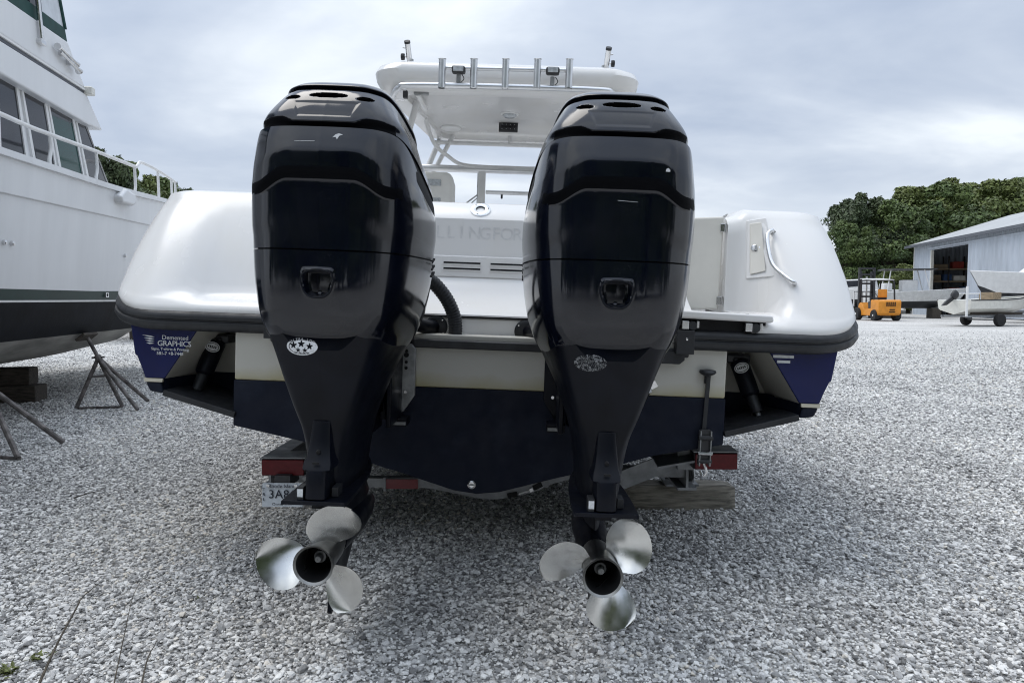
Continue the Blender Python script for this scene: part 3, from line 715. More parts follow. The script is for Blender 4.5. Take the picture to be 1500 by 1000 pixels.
# lettering on the port corner panel, two small marks on the starboard one
sp_port = [o for o in boat.children if o.name.startswith('corner_panel')][0]
writing('sign_lettering', 'Demented', .027, 'decal_white', sp_port, (-1.325, .0185, .984))
writing('sign_lettering', 'GRAPHICS', .033, 'decal_white', sp_port, (-1.328, .0185, .958), spacing=.95)
writing('sign_lettering', 'Signs, T-shirts & Printing', .0165, 'decal_white', sp_port, (-1.347, .0185, .934))
writing('sign_lettering', '581-7 +8-7448', .0195, 'decal_white', sp_port, (-1.347, .0185, .915))
mb = MB()
for k in range(4): mb.prism([(-1.468 + .006 * k, .992 - .011 * k), (-1.432, .990 - .010 * k), (-1.415, .984 - .009 * k), (-1.436, .984 - .010 * k)], .0178, .0195, 'decal_white')
bpart(mb, 'flame_mark', sp_port, smooth=0)
sp_star = [o for o in boat.children if o.name.startswith('corner_panel')][1]
mb = MB(); mb.box((1.290, .019, 1.004), (.088, .003, .012), 'decal_white'); mb.box((1.292, .019, .982), (.055, .003, .011), 'decal_white'); bpart(mb, 'draft_mark', sp_star, smooth=0)

# ---- deck moulding: reverse-raked quarters that wrap round the corner and run forward
LEV = np.array([  # z, yf (aft face), xo (outer x)
    (1.050, .030, 1.50),     (1.075, .000, 1.60), (1.105, -.012, 1.645), (1.130, -.004, 1.662), (1.150, .045, 1.668), (1.163, .110, 1.668), (1.172, .148, 1.668), (1.188, .170, 1.668), (1.225, .190, 1.670), (1.30, .225, 1.672),
    (1.40, .278, 1.672), (1.50, .338, 1.672), (1.58, .392, 1.670), (1.635, .434, 1.664), (1.668, .468, 1.648), (1.683, .505, 1.625), (1.686, .56, 1.58), (1.686, .66, 1.48), (1.686, .78, 1.34)])
def qsurf(x, z, rise):
    yf = float(np.interp(z, LEV[:, 0], LEV[:, 1]))
    yc = yf if z < 1.12 else (min(yf, (z - 1.12) / .55 * .46) if z < 1.62 else yf)     # the ledge dies out towards the corner
    y = yf + (yc - yf) * float(sstep(1.12, 1.44, x))
    if rise and z > 1.172: y += max(0, .43 - y) * float(sstep(1.36, 1.16, x)) * float(sstep(1.172, 1.19, z))   # upright beside the door
    return y
def quarter(s, xi, rise):
    rings = []
    for z, yf, xo in LEV:
        r = .24 if z < 1.64 else .20
        bl = lambda x: qsurf(x, z, rise)
        pts = [(x, bl(x)) for x in np.linspace(xi, xo - r, 14)]
        pts += [(xo - r + r * math.sin(a), bl(xo - r + r * math.sin(a)) + r - r * math.cos(a)) for a in np.linspace(.12, math.pi / 2, 12)]
        for yy in np.linspace(.9, 8.4, 16):
            t = max(0, (yy - .9) / 7.8); pts.append((xo * max(.05, 1 - t ** 2.6 * .97), yy + yf * .3))
        ring = []
        for x, y in pts:
            f = np.clip((z - 1.1) / .55, 0, 1)
            zz = z + (rail_z(max(0, y)) - 1.062) * float(np.clip((1.62 - z) / .52, 0, 1)) * (1 if x > 1.3 else 0) + .05 * max(0, y - .6) * f
            if rise and x < 1.22 and z > 1.2: zz = z - (z - 1.2) * .10 * float(sstep(1.30, 1.10, x))
            ring.append((s * x, y, zz))
        rings.append(ring)
    mb = MB(); mb.loft(rings, 'gelcoat', cap=False, closed=False)
    # inboard closing wall and cockpit side
    n = len(rings[0]); inner = [rings[k][0] for k in range(len(rings))]
    back = [(p[0], max(p[1], 0) + .30, p[2]) for p in inner]
    mb.loft([inner, back], 'gelcoat', cap=False, closed=False)
    top = rings[-1]; low = [(x, y, 1.0) for x, y, z in top]
    mb.loft([top, low], 'gelcoat', cap=False, closed=False)
    return mb
bpart(quarter(-1, .70, False), 'port_quarter', smooth=60)
sq = bpart(quarter(1, 1.14, True), 'starboard_quarter', smooth=60)
# cockpit floor and ledge below the door
mb = MB(); mb.box2((-1.35, .5, .96), (1.35, 5.2, 1.0), 'gelcoat'); bpart(mb, 'cockpit_floor')
# lower ledge, from the port quarter to the starboard one, dropped between the motors
mb = MB()
mb.prism([(.0, 1.046), (.0, 1.105), (.03, 1.135), (.10, 1.155), (.19, 1.165), (.5, 1.17), (.5, 1.046)], .62, 1.16, 'gelcoat', 'x')
bpart(mb, 'platform_base', bevel=.006)
# transom bulkhead with vent panel and coaming between the motors
mb = MB(); PROF = [(.10, 1.0), (.10, 1.112), (.112, 1.122), (.118, 1.122), (.118, 1.130), (.13, 1.135), (.25, 1.175), (.37, 1.235), (.43, 1.285), (.445, 1.305), (.452, 1.585), (.462, 1.598), (.535, 1.668), (.56, 1.676), (.90, 1.676), (.90, 1.0)]
mb.prism(PROF, -.80, .95, 'gelcoat', 'x'); blk = bpart(mb, 'transom_bulkhead', bevel=.004)
mb = MB(); mb.box2((-.80, .092, 1.1165), (.95, .12, 1.1235), 'void'); bpart(mb, 'hatch_seam', blk)
# vent panel with louvres
mb = MB(); mb.prism([(-.72, 1.405), (.72, 1.405), (.72, 1.302), (-.72, 1.302)], .436, .452, 'gelcoat')
vp = bpart(mb, 'vent_panel', blk, bevel=.006)
for x0, x1 in ((-.47, -.272), (-.222, -.043), (.006, .187), (.236, .42)):
    for z in (1.371, 1.343):
        m2 = MB(); m2.box2((x0, .4345, z - .005), (x1, .438, z + .004), 'void'); m2.prism([(x0 - .004, z - .005), (x1 + .004, z - .005), (x1 + .004, z - .0085), (x0 - .004, z - .0085)], .431, .438, 'gelcoat'); bpart(m2, 'louvre', vp, smooth=0)
for k, ch in enumerate('LLINGFOR'):
    xk = -.245 + .052 * k + (.012 if k > 2 else 0)
    writing('ghost_letter', ch, .085, 'ghost_letter', blk, (xk, .4508 - .0012, 1.515), depth=.0006)
# flush rod holder on the sloping coaming
rot = Matrix.Rotation(R(-46), 4, 'X')
mb = MB(); mb.lathe([(.050, 0), (.050, .004), (.046, .007), (.030, .009), (.024, .006)], 'stainless', n=28, cap=False); mb.lathe([(.024, .006), (.022, -.02), (.001, -.03)], 'void', n=28, cap=False)
for a in (0, 120, 240): mb.lathe([(.004, .006), (.004, .0095), (.001, .010)], 'grey_metal', (.038 * math.cos(R(a + 10)), .038 * math.sin(R(a + 10)), 0), n=10)
rh = bpart(mb, 'rod_holder'); rh.location = (-.055, .4985, 1.634); rh.rotation_euler = (R(46), 0, 0)
# rigging flanges and drain hose in the splash well
for x, z in ((-.207, 1.072), (.187, 1.066)):
    mb = MB(); mb.lathe([(.050, .101), (.050, .093), (.045, .090), (.033, .088)], 'rubber', (x, 0, z), 'y', 28)
    fl = bpart(mb, 'hose_flange')
    for a in (50, 140, 230, 320):
        m2 = MB(); m2.lathe([(.004, .091), (.004, .0865), (.001, .086)], 'stainless', (x + .041 * math.cos(R(a)), 0, z + .041 * math.sin(R(a))), 'y', 10); bpart(m2, 'screw', fl)
mb = MB(); path = catmull([(-.30, -.05, 1.30), (-.225, .0, 1.27), (-.165, .03, 1.205), (-.128, .045, 1.13), (-.118, .05, 1.06), (-.128, .055, .985)], 26)
mb.tube(path, [.0285 + (.0022 if k % 4 < 2 else 0) for k in range(len(path))], 'rubber', 18); bpart(mb, 'corrugated_hose', smooth=50)
# black cap along the notch and drain plug
mb = MB(); mb.box2((-.90, -.022, .985), (.88, .115, 1.022), 'rubber'); bpart(mb, 'transom_cap', bevel=.008)
mb = MB(); mb.lathe([(.018, -.001), (.018, -.008), (.013, -.010), (.012, -.006), (.001, -.006)], 'stainless', (-.021, 0, .402), 'y', 20); mb.box((-.021, -.010, .402), (.02, .006, .004), 'grey_metal'); bpart(mb, 'drain_plug')
# anode / tags on the transom
mb = MB(); mb.box((.705, -.01, .845), (.045, .02, .07), 'leg_black', (0, R(20), 0)); mb.box((.735, -.022, .865), (.03, .004, .028), 'stainless', (0, R(-30), 0)); mb.box((.712, -.024, .868), (.014, .004, .075), 'decal_white', (0, R(-18), 0)); bpart(mb, 'battery_switch_tag')

# ---- rub rail: port and starboard, black rubber with a groove
def rub(s, xi):
    pts = [(x, 0.0, 1.062) for x in np.linspace(xi, 1.375, 8)]
    pts += [(1.375 + .285 * math.sin(a), .285 - .285 * math.cos(a), rail_z(.285 - .285 * math.cos(a))) for a in np.linspace(.12, math.pi / 2, 14)]
    for yy in np.concatenate([np.linspace(.38, 1.0, 8), np.linspace(1.3, 8.3, 20)]):
        t = max(0, (yy - .9) / 7.8); pts.append((1.66 * max(.05, 1 - t ** 2.6 * .97), yy, rail_z(yy)))
    prof = [(-.020, .040), (.004, .043), (.022, .034), (.030, .018), (.028, .006), (.022, .003), (.022, -.001), (.031, -.006), (.034, -.022), (.024, -.038), (.004, -.044), (-.020, -.042)]
    rings = []
    for i, pnt in enumerate(pts):
        a = Vector(pts[max(0, i - 1)]); b = Vector(pts[min(len(pts) - 1, i + 1)]); t = (b - a); nx = Vector((t.y, -t.x, 0)).normalized()
        rings.append([(s * (pnt[0] + nx.x * o_), pnt[1] + nx.y * o_, pnt[2] + h_) for o_, h_ in prof])
    mb = MB(); mb.loft(rings, 'rubber'); rr_ = bpart(mb, 'rub_rail', smooth=50)
    m2 = MB(); m2.box((s * xi * .995, -.012, 1.052), (.075, .075, .10), 'rubber'); m2.prism([(s * (xi - .10), 1.012), (s * (xi + .0), 1.012), (s * (xi + .0), .975), (s * (xi - .02), .958), (s * (xi - .10), .958)], -.03, .0, 'rubber'); m2.lathe([(.006, -.049), (.006, -.053), (.001, -.054)], 'stainless', (s * xi, 0, 1.065), 'y', 8)
    m2.build('rail_end_block', rr_, bevel=.008)
rub(-1, .885); rub(1, .86)

# ---- starboard: transom door, locker hatch, grab rail, swim platform with ladder
mb = MB()
mb.prism([(.885, 1.625), (1.128, 1.642), (1.122, 1.192), (.90, 1.186)], .455, .485, 'gelcoat_cream'); door = bpart(mb, 'transom_door', bevel=.012, seg=3)
for z in (1.585, 1.235):
    m2 = MB(); m2.box((1.133, .452, z), (.050, .010, .040), 'stainless'); m2.tube([(1.133, .444, z - .022), (1.133, .444, z + .022)], .006, 'stainless', 10); bpart(m2, 'hinge', door, bevel=.002)
mb = MB(); mb.prism([(1.225, 1.622), (1.318, 1.640), (1.322, 1.375), (1.308, 1.352), (1.222, 1.342)], 0, .02, 'gelcoat')
hatch = bpart(mb, 'locker_hatch', bevel=.012, seg=3)
m2 = MB(); m2.prism([(1.236, 1.606), (1.288, 1.614), (1.282, 1.378), (1.234, 1.362)], -.008, .004, 'gelcoat_cream'); bpart(m2, 'hatch_lid', hatch, bevel=.006)
m2 = MB(); m2.lathe([(.017, -.009), (.017, -.014), (.012, -.017), (.001, -.017)], 'stainless', (1.252, 0, 1.488), 'y', 16); m2.box((1.252, -.018, 1.488), (.008, .006, .026), 'grey_metal'); bpart(m2, 'latch', hatch)
sh = 0.585   # the hatch lies on the raked quarter: shear it back with height
for o_ in (hatch,):
    o_.location = (0, 0, 0)
    for ob in [o_] + list(o_.children):
        for v_ in ob.data.vertices: v_.co.y += qsurf(v_.co.x, v_.co.z, True) - .012
gq = [(1.330, 1.560, 0), (1.318, 1.570, .05), (1.292, 1.545, .06), (1.288, 1.47, .065), (1.298, 1.40, .065), (1.340, 1.338, .06), (1.362, 1.322, .045), (1.370, 1.322, 0)]
mb = MB(); gp = [(x, qsurf(x, z, True) - o_, z) for x, z, o_ in gq]
mb.tube(catmull(gp, 6), .0095, 'stainless', 14); gr = bpart(mb, 'grab_rail')
for q in (gp[0], gp[-1]):
    m2 = MB(); m2.lathe([(.016, -.012), (.016, -.003), (.010, -.014)], 'stainless', (q[0], q[1], q[2]), 'y', 16); bpart(m2, 'rail_foot', gr)
mb = MB(); mb.prism([(.66, 1.190), (1.215, 1.178), (1.222, 1.150), (1.205, 1.146), (.66, 1.156)], -.045, .22, 'gelcoat'); bpart(mb, 'swim_platform', bevel=.01, seg=3)
mb = MB(); mb.box2((.80, .0, 1.105), (1.20, .16, 1.150), 'void'); lad = bpart(mb, 'ladder_slot')
mb = MB()
for x in (.885, 1.150):
    mb.tube([(x, -.03, 1.122), (x, .13, 1.122)], .0165, 'void', 16); mb.tube([(x, -.034, 1.122), (x, .0, 1.122)], .0195, 'rubber', 16)
    mb.box((x - .03, -.01, 1.124), (.03, .05, .036), 'stainless'); mb.box((x + .023, -.01, 1.128), (.012, .04, .03), 'stainless')
mb.box((1.0, .03, 1.128), (.19, .02, .02), 'grey_metal'); bpart(mb, 'boarding_ladder', bevel=.003)
for x in (1.055, 1.095, 1.135):
    mb = MB(); mb.box((x, .05, 1.1795), (.014, .01, .004), 'grey_metal'); bpart(mb, 'platform_screw')

# ---- hardtop
top = MB(); rings = []
def ht_outline(y0, y1, w0, w1, r, n=8):
    o_ = []
    for cx, cy, a0 in ((w0 - r, y0 + r, -90), (w1 - r, y1 - r, 0), (-w1 + r, y1 - r, 90), (-w0 + r, y0 + r, 180)):
        for k in range(n + 1): a = R(a0 + 90 * k / n); o_.append((cx + r * math.cos(a), cy + r * math.sin(a)))
    return o_
for y0, y1, w0, w1, r, z in ((2.02, 3.30, .66, .55, .10, 2.640), (1.99, 3.34, .70, .60, .12, 2.625), (1.985, 3.36, .71, .60, .12, 2.590), (1.90, 3.42, .80, .67, .15, 2.588), (1.845, 3.46, .86, .72, .18, 2.600), (1.80, 3.50, .895, .75, .20, 2.655), (1.79, 3.51, .905, .76, .20, 2.705), (1.81, 3.50, .89, .75, .20, 2.745), (1.87, 3.44, .83, .70, .18, 2.775), (2.1, 3.2, .6, .5, .15, 2.80), (2.5, 2.9, .2, .2, .1, 2.81)):
    rings.append([(x, y, z) for x, y in ht_outline(y0, y1, w0, w1, r)])
top.loft(rings, 'gelcoat'); ht = bpart(top, 'hardtop', smooth=40)
mb = MB(); mb.lathe([(.055, 2.640), (.055, 2.622), (.040, 2.612), (.001, 2.608)], 'clear_lamp', (.01, 2.62, 0), 'z', 24); mb.lathe([(.07, 2.641), (.07, 2.634), (.055, 2.63)], 'white_paint', (.01, 2.62, 0), 'z', 24); bpart(mb, 'dome_light', ht)
for x in (-.50, .50):
    mb = MB(); mb.lathe([(.085, 2.641), (.085, 2.625), (.075, 2.618), (.02, 2.616), (.001, 2.616)], 'white_paint', (x, 3.12, 0), 'z', 28); bpart(mb, 'speaker', ht)
mb = MB(); mb.box((-.005, 2.90, 2.600), (.155, .02, .085), 'forklift_black', (R(-25), 0, 0)); swp = bpart(mb, 'switch_panel', ht, bevel=.004)
for k in range(4):
    for j in range(2):
        m2 = MB(); m2.box((-.056 + .034 * k, 2.887 + .012 * j * 0 - .0, 2.618 - .036 * j), (.022, .012, .022), 'rubber', (R(-25), 0, 0)); m2.box((-.056 + .034 * k, 2.879, 2.620 - .036 * j), (.005, .003, .005), 'decal_white', (R(-25), 0, 0)); bpart(m2, 'switch', swp, bevel=.002)
for x in (-.62, .62):
    mb = MB(); mb.box((x, 2.25, 2.605), (.035, .40, .03), 'gelcoat'); bpart(mb, 'underside_rib', ht, bevel=.01)
for x in (-.58, .60):
    mb = MB(); mb.box((x, 1.935, 2.583), (.10, .04, .02), 'grey_metal'); bpart(mb, 'light_strip', ht, bevel=.004)
mb = MB(); mb.box((-.665, 1.80, 2.535), (.03, .035, .05), 'forklift_black'); mb.box((-.69, 1.80, 2.56), (.07, .05, .012), 'stainless'); bpart(mb, 'clip', ht, bevel=.004)
# rod-holder rack across the aft edge
mb = MB(); mb.tube(catmull([(-.80, 2.08, 2.585), (-.765, 1.92, 2.575), (-.70, 1.76, 2.570), (-.60, 1.71, 2.572), (0, 1.70, 2.578), (.60, 1.71, 2.580), (.70, 1.76, 2.578), (.765, 1.92, 2.58), (.80, 2.08, 2.590)], 6), .019, 'aluminium', 14)
mb.tube([(-.41, 1.70, 2.685), (.41, 1.70, 2.695)], .014, 'aluminium', 12); rack = bpart(mb, 'rod_rack')
for k in range(5):
    x = -.41 + .205 * k; z0 = 2.548 + .006 * k
    mb = MB(); mb.tube([(x, 1.67, z0), (x, 1.668, z0 + .178), (x, 1.667, z0 + .185)], [.023, .023, .027], 'aluminium', 18, caps=False); mb.lathe([(.0225, z0 + .17), (.001, z0 + .165)], 'void', (x, 1.668, 0), 'z', 18, cap=False); bpart(mb, 'rod_tube', rack)
for x in (-.305, .305):
    mb = MB(); mb.box((x, 1.69, 2.672 + .012 * (x > 0)), (.088, .06, .046), 'forklift_black'); fl = bpart(mb, 'flood_light', ht, bevel=.014, seg=3)
    m2 = MB(); m2.box((x, 1.658, 2.672 + .012 * (x > 0)), (.066, .006, .032), 'clear_lamp'); bpart(m2, 'lens', fl, bevel=.004)
    m2 = MB(); m2.tube([(x, 1.70, 2.65), (x, 1.70, 2.585)], .014, 'grey_metal', 12); m2.tube(catmull([(x + .02, 1.70, 2.65), (x + .035, 1.70, 2.62), (x + .01, 1.70, 2.59)], 5), .003, 'rubber', 6); bpart(m2, 'lamp_post', fl)
for s in (-1, 1):    # outrigger clamps on the roof
    x = .66 * s; z0 = 2.77
    mb = MB(); mb.tube([(x, 2.0, z0 - .03), (x, 2.0, z0 + .06)], .012, 'stainless', 12); mb.tube([(x + .02 * s * -1 * -1, 2.02, z0 + .05), (x + .025 * (1 if s > 0 else -1), 1.93, z0 + .15)], .019, 'stainless', 14); mb.tube([(x + .025 * s, 1.935, z0 + .145), (x + .026 * s, 1.925, z0 + .158)], .021, 'rubber', 14)
    oc = bpart(mb, 'outrigger_clamp')
    m2 = MB(); m2.tube([(x - .03 * s * -1, 2.0, z0 + .075), (x + .07 * s, 2.0, z0 + .078)], .007, 'stainless', 8); m2.lathe([(.022, -.012), (.024, 0), (.022, .012)], 'rubber', (x + .065 * s, 2.0, z0 + .075), 'x', 8); m2.tube([(x + .03 * s, 1.96, z0 + .12), (x + .06 * s, 1.96, z0 + .125)], .005, 'stainless', 8); bpart(m2, 'clamp_knob', oc)
# supports, windshield frame and console
mb = MB()
for s in (-1, 1):
    mb.tube(catmull([(s * .66, 2.25, 2.60), (s * .74, 2.20, 2.2), (s * .78, 2.10, 1.6), (s * .79, 2.08, 1.0)], 5), .024, 'white_paint', 12)
    mb.tube([(s * .62, 3.36, 2.58), (s * .72, 3.30, 2.30), (s * .80, 3.1, 1.95), (s * .82, 3.0, 1.0)], .024, 'white_paint', 12)
    mb.tube([(s * .50, 3.32, 2.61), (s * .66, 3.24, 2.26)], .020, 'white_paint', 12)
    mb.tube(catmull([(s * .66, 2.70, 2.60), (s * .60, 2.85, 2.44), (s * .50, 3.0, 2.37), (s * .40, 3.15, 2.335), (s * .2, 3.2, 2.33), (0, 3.2, 2.33)], 6), .016, 'white_paint', 12)
mb.tube([(-.66, 3.3, 2.545), (.66, 3.3, 2.545)], .018, 'white_paint', 12); mb.tube([(0, 3.3, 2.545), (0, 3.3, 2.62)], .016, 'white_paint', 10)
bpart(mb, 'hardtop_support')
mb = MB(); mb.tube([(-.75, 3.2, 2.306), (.75, 3.2, 2.306)], .030, 'aluminium', 12)
for x in (-.225, .40): mb.box((x, 3.2, 2.05), (.062, .05, .48), 'white_paint')
mb.tube([(-.19, 3.22, 2.118), (.40, 3.22, 2.118)], .018, 'aluminium', 10); mb.box((-.05, 3.22, 2.085), (.018, .012, .04), 'rubber'); wf = bpart(mb, 'windshield_frame', bevel=.006)
mb = MB(); mb.box2((-.70, 3.0, 1.0), (.70, 3.7, 1.82), 'gelcoat'); bpart(mb, 'console', bevel=.05, seg=4)
for x in (-.545, .37):
    mb = MB(); mb.prism([(x - .18, 1.55), (x + .16, 1.55), (x + .155, 2.06), (x + .13, 2.14), (x + .09, 2.155), (x - .12, 2.155), (x - .17, 2.12)], 2.48, 2.60, 'seat_vinyl'); st = bpart(mb, 'helm_seat', bevel=.03, seg=4)
    m2 = MB(); m2.box((x - .0, 2.478, 2.07), (.11, .012, .05), 'clear_lamp'); m2.box((x, 2.478, 1.94), (.11, .012, .03), 'clear_lamp'); bpart(m2, 'slot', st, bevel=.01)
    m2 = MB(); m2.box((x, 2.75, 1.55), (.42, .40, .10), 'seat_vinyl'); m2.tube([(x, 2.75, 1.0), (x, 2.75, 1.5)], .05, 'aluminium'); bpart(m2, 'cushion', st, bevel=.03)
mb = MB(); mb.tube([(-.33, 4.2, 1.6), (-.33, 4.2, 2.45)], .006, 'grey_metal', 6); mb.tube([(-.60, 4.2, 2.02), (-.33, 4.2, 2.23)], .008, 'grey_metal', 6); mb.tube([(-.52, 4.2, 2.02), (-.33, 4.2, 2.20)], .006, 'grey_metal', 6); bpart(mb, 'bow_antenna')
mb = MB(); mb.lathe([(.035, 1.60), (.04, 1.95), (.03, 2.05), (.002, 2.09)], 'gelcoat_cream', (.24, 4.4, 0), n=14); bpart(mb, 'bow_post')
mb = MB(); mb.box((.92, 1.2, 1.70), (.10, .5, .09), 'rubber'); bpart(mb, 'bolster', bevel=.03)

# ================================================================== TRAILER (level, same heading as the boat)
trailer = thing('boat_trailer', 'galvanised boat trailer with red tail lights carrying the navy hulled fishing boat', 'trailer', tuple(BT), (0, 0, -YAW))
def tp(mb, name, parent=trailer, **kw): return mb.build(name, parent, **kw)
for s in (-1, 1):
    mb = MB(); 
    mb.box2((s * .99 - .045, .30, .435), (s * .99 + .045, 5.4, .447), 'galvanised'); mb.box2((s * .99 - .045, .30, .30), (s * .99 + .045, 5.4, .312), 'galvanised'); mb.box2((s * .99 - .006, .30, .311), (s * .99 + .006, 5.4, .436), 'galvanised')
    tp(mb, 'side_rail')
    mb = MB(); mb.tube([(s * .99, 5.35, .37), (s * .06, 8.6, .42)], .055, 'galvanised', 8); tp(mb, 'draw_bar')
    mb = MB(); mb.box((s * .80, 2.6, .520), (.10, 4.2, .05), 'forklift_black', (0, -s * R(13), 0)); tp(mb, 'bunk', bevel=.01)
    mb = MB()
    for y in (.62, 2.4, 4.3): mb.box((s * .88, y, .45), (.05, .06, .13), 'galvanised')
    for k, y in enumerate((.62, 2.4, 4.3)):
        m2 = MB(); m2.box((s * .875, y, .455), (.06, .06, .12), 'galvanised'); tp(m2, 'bunk_bracket')
    for y in (3.0, 3.95):
        m2 = MB(); m2.lathe([(.14, -.10), (.27, -.105), (.325, -.085), (.335, 0), (.325, .085), (.27, .105), (.14, .10)], 'tyre', (s * 1.19, y, .335), 'x', 28); w_ = tp(m2, 'wheel')
        m2 = MB(); m2.lathe([(.17, s * .085), (.165, s * .06), (.06, s * .07), (.05, s * .10), (.001, s * .10)], 'galvanised', (s * 1.19, y, .335), 'x', 20); tp(m2, 'rim', w_)
    m2 = MB(); rr = [[(s * (1.06 + .26 * k), 3.475 + 1.02 * math.cos(a), .40 + .36 * math.sin(a) ** .6 if math.sin(a) > 0 else .40) for a in np.linspace(0, math.pi, 16)] for k in (0, 1)]
    m2.loft(rr, 'galvanised', closed=False, cap=False); tp(m2, 'mudguard')
# bent rear cross member that dips under the keel
mb = MB(); P = [(-.99, .345), (-.70, .335), (-.52, .318), (-.28, .318), (-.13, .294), (.0, .268), (.066, .262), (.13, .268), (.26, .296), (.40, .352), (.60, .372), (.99, .372)]
c = catmull(P, 4)
mb.loft([[(x, .33, z + .026) for x, z in c], [(x, .33, z - .018) for x, z in c], [(x, .39, z - .018) for x, z in c], [(x, .39, z + .026) for x, z in c], [(x, .33, z + .026) for x, z in c]], 'galvanised', closed=False, cap=False); cross = tp(mb, 'cross_member', smooth=30)
mb = MB(); mb.box((-.365, .326, .318), (.155, .006, .046), 'red_tape'); mb.box((-.446, .322, .318), (.012, .012, .066), 'galvanised'); tp(mb, 'reflector', cross)
mb = MB(); mb.box((.165, .327, .268), (.048, .010, .022), 'void', (0, R(-12), 0)); mb.box((.285, .327, .310), (.045, .010, .024), 'void', (0, R(-26), 0)); mb.tube([(.195, .327, .272), (.255, .327, .290)], .004, 'white_paint', 6); mb.box((.255, .325, .292), (.018, .01, .016), 'stainless', (0, R(-24), 0)); tp(mb, 'marker_lamp', cross)
for y in (2.2, 4.6, 5.3):
    mb = MB(); mb.box((0, y, .34), (1.9, .08, .08), 'galvanised'); tp(mb, 'cross_beam')
# starboard rear corner: gusset plates, leg and foot standing on the timber block
mb = MB(); mb.box((.80, .285, .40), (.40, .012, .085), 'galvanised', (0, R(-22), 0)); tp(mb, 'gusset')
mb = MB(); mb.box((.95, .25, .478), (.26, .20, .010), 'galvanised', (R(8), R(-10), 0)); tp(mb, 'bunk_plate')
mb = MB(); mb.box2((1.165, .95, .17), (1.177, 1.10, .40), 'galvanised'); mb.box2((1.03, 1.02, .17), (1.165, 1.035, .42), 'forklift_black'); mb.box2((1.02, .93, .150), (1.20, 1.12, .164), 'galvanised'); mb.box2((1.0, .99, .34), (1.17, 1.07, .42), 'galvanised'); mb.box2((1.06, .96, .143), (1.18, 1.08, .151), 'galvanised'); tp(mb, 'stand_leg')
mb = MB(); mb.tube(catmull([(1.00, .28, .43), (1.015, .30, .36), (1.03, .5, .30), (1.09, .80, .26), (1.12, .98, .24)], 6), .007, 'rubber', 8); tp(mb, 'brake_cable')
# lights and number plate
for s, x0, x1, z0, z1 in ((-1, -.975, -.775, .398, .476), (1, .985, 1.182, .433, .511)):
    mb = MB(); mb.box2((x0, .155, z0), (x1, .235, z1), 'forklift_black'); tl = tp(mb, 'tail_light', bevel=.006)
    m2 = MB(); m2.box2((x0 + .004, .145, z0 + .004), (x1 - .004, .158, z1 - .004), 'red_lens'); tp(m2, 'lens', tl, bevel=.003)
    m2 = MB(); m2.box2((x0 - .002, .152, z1 + .001), (x1 + .002, .30, z1 + .006), 'galvanised'); m2.box2((.93 if s > 0 else -.80, .235, z0 - .02), (1.0 if s > 0 else -.77, .33, z1), 'galvanised'); tp(m2, 'light_bracket', tl)
mb = MB(); mb.box((-.862, .10, .325), (.182, .003, .106), 'plate_white', (R(-6), 0, 0)); plate = tp(mb, 'number_plate')
mb = MB(); mb.prism([(-.952, .273), (-.772, .273), (-.772, .300), (-.80, .318), (-.85, .308), (-.90, .326), (-.952, .310)], .0965, .0985, 'plate_blue'); pb = tp(mb, 'plate_wave', plate, smooth=0)
pb.location = (0, .0035, 0); pb.rotation_euler = (0, 0, 0)
pr_ = (math.pi / 2 - R(6) * 0, 0, 0)
writing('plate_lettering', 'Rhode Island', .0235, 'plate_ink', plate, (-.862, .0945, .366), pr_)
writing('plate_lettering', '3A8C7', .055, 'plate_ink', plate, (-.842, .0945, .328), pr_, spacing=1.05)
writing('plate_lettering', 'Ocean State', .0185, 'plate_ink', plate, (-.862, .0945, .284), pr_)
for k, ch in enumerate('TRL'): writing('plate_lettering', ch, .020, 'plate_ink', plate, (-.944, .0945, .350 - .022 * k), pr_)
for x in (-.925, -.80):
    m2 = MB(); m2.lathe([(.007, .098), (.007, .092), (.001, .091)], 'stainless', (x, 0, .368), 'y', 10); tp(m2, 'bolt', plate)
mb = MB(); mb.box2((-.90, .11, .36), (-.83, .24, .41), 'forklift_black'); mb.tube([(-.775, .14, .40), (-.76, .15, .36)], .016, 'grey_metal', 8); tp(mb, 'plate_bracket')
mb = MB(); mb.tube([(-.80, 1.0, .36), (-.80, 1.0, .62)], .022, 'white_paint', 10); tp(mb, 'guide_post')

# ---- ratchet strap holding the boat down to the trailer
strap = thing('tie_down_strap', 'black ratchet strap hanging from the transom to the right trailer light', 'strap', tuple(bworld(.965, -.012, .52)), BEUL)
mb = MB(); mb.box((.0, 0, .285), (.017, .006, .25), 'rubber', (0, R(2), 0)); mb.build('webbing', strap)
mb = MB(); mb.lathe([(.008, .016), (.032, .012), (.036, .004), (.030, -.004), (.010, -.014)], 'rubber', (-.004, -.01, .405), 'z', 20); mb.tube([(-.004, 0, .40), (-.004, .012, .36)], .008, 'rubber', 8); mb.build('hook', strap)
mb = MB(); mb.box((.0, -.005, .10), (.040, .022, .13), 'forklift_black'); mb.box((.022, -.012, .085), (.006, .03, .15), 'grey_metal'); mb.box((-.022, -.012, .085), (.006, .03, .15), 'grey_metal'); mb.tube([(-.03, -.02, .13), (.03, -.02, .13)], .011, 'forklift_black', 10); mb.tube([(-.03, -.022, .065), (.03, -.022, .065)], .009, 'stainless', 10); mb.tube([(-.03, -.018, .03), (.03, -.018, .03)], .010, 'forklift_black', 10)
mb.build('ratchet', strap, bevel=.002)
mb = MB(); mb.tube(catmull([(.0, -.01, .02), (.012, -.014, -.015), (.0, -.01, -.035), (-.012, -.004, -.015)], 5), .006, 'stainless', 8); mb.build('lower_hook', strap)

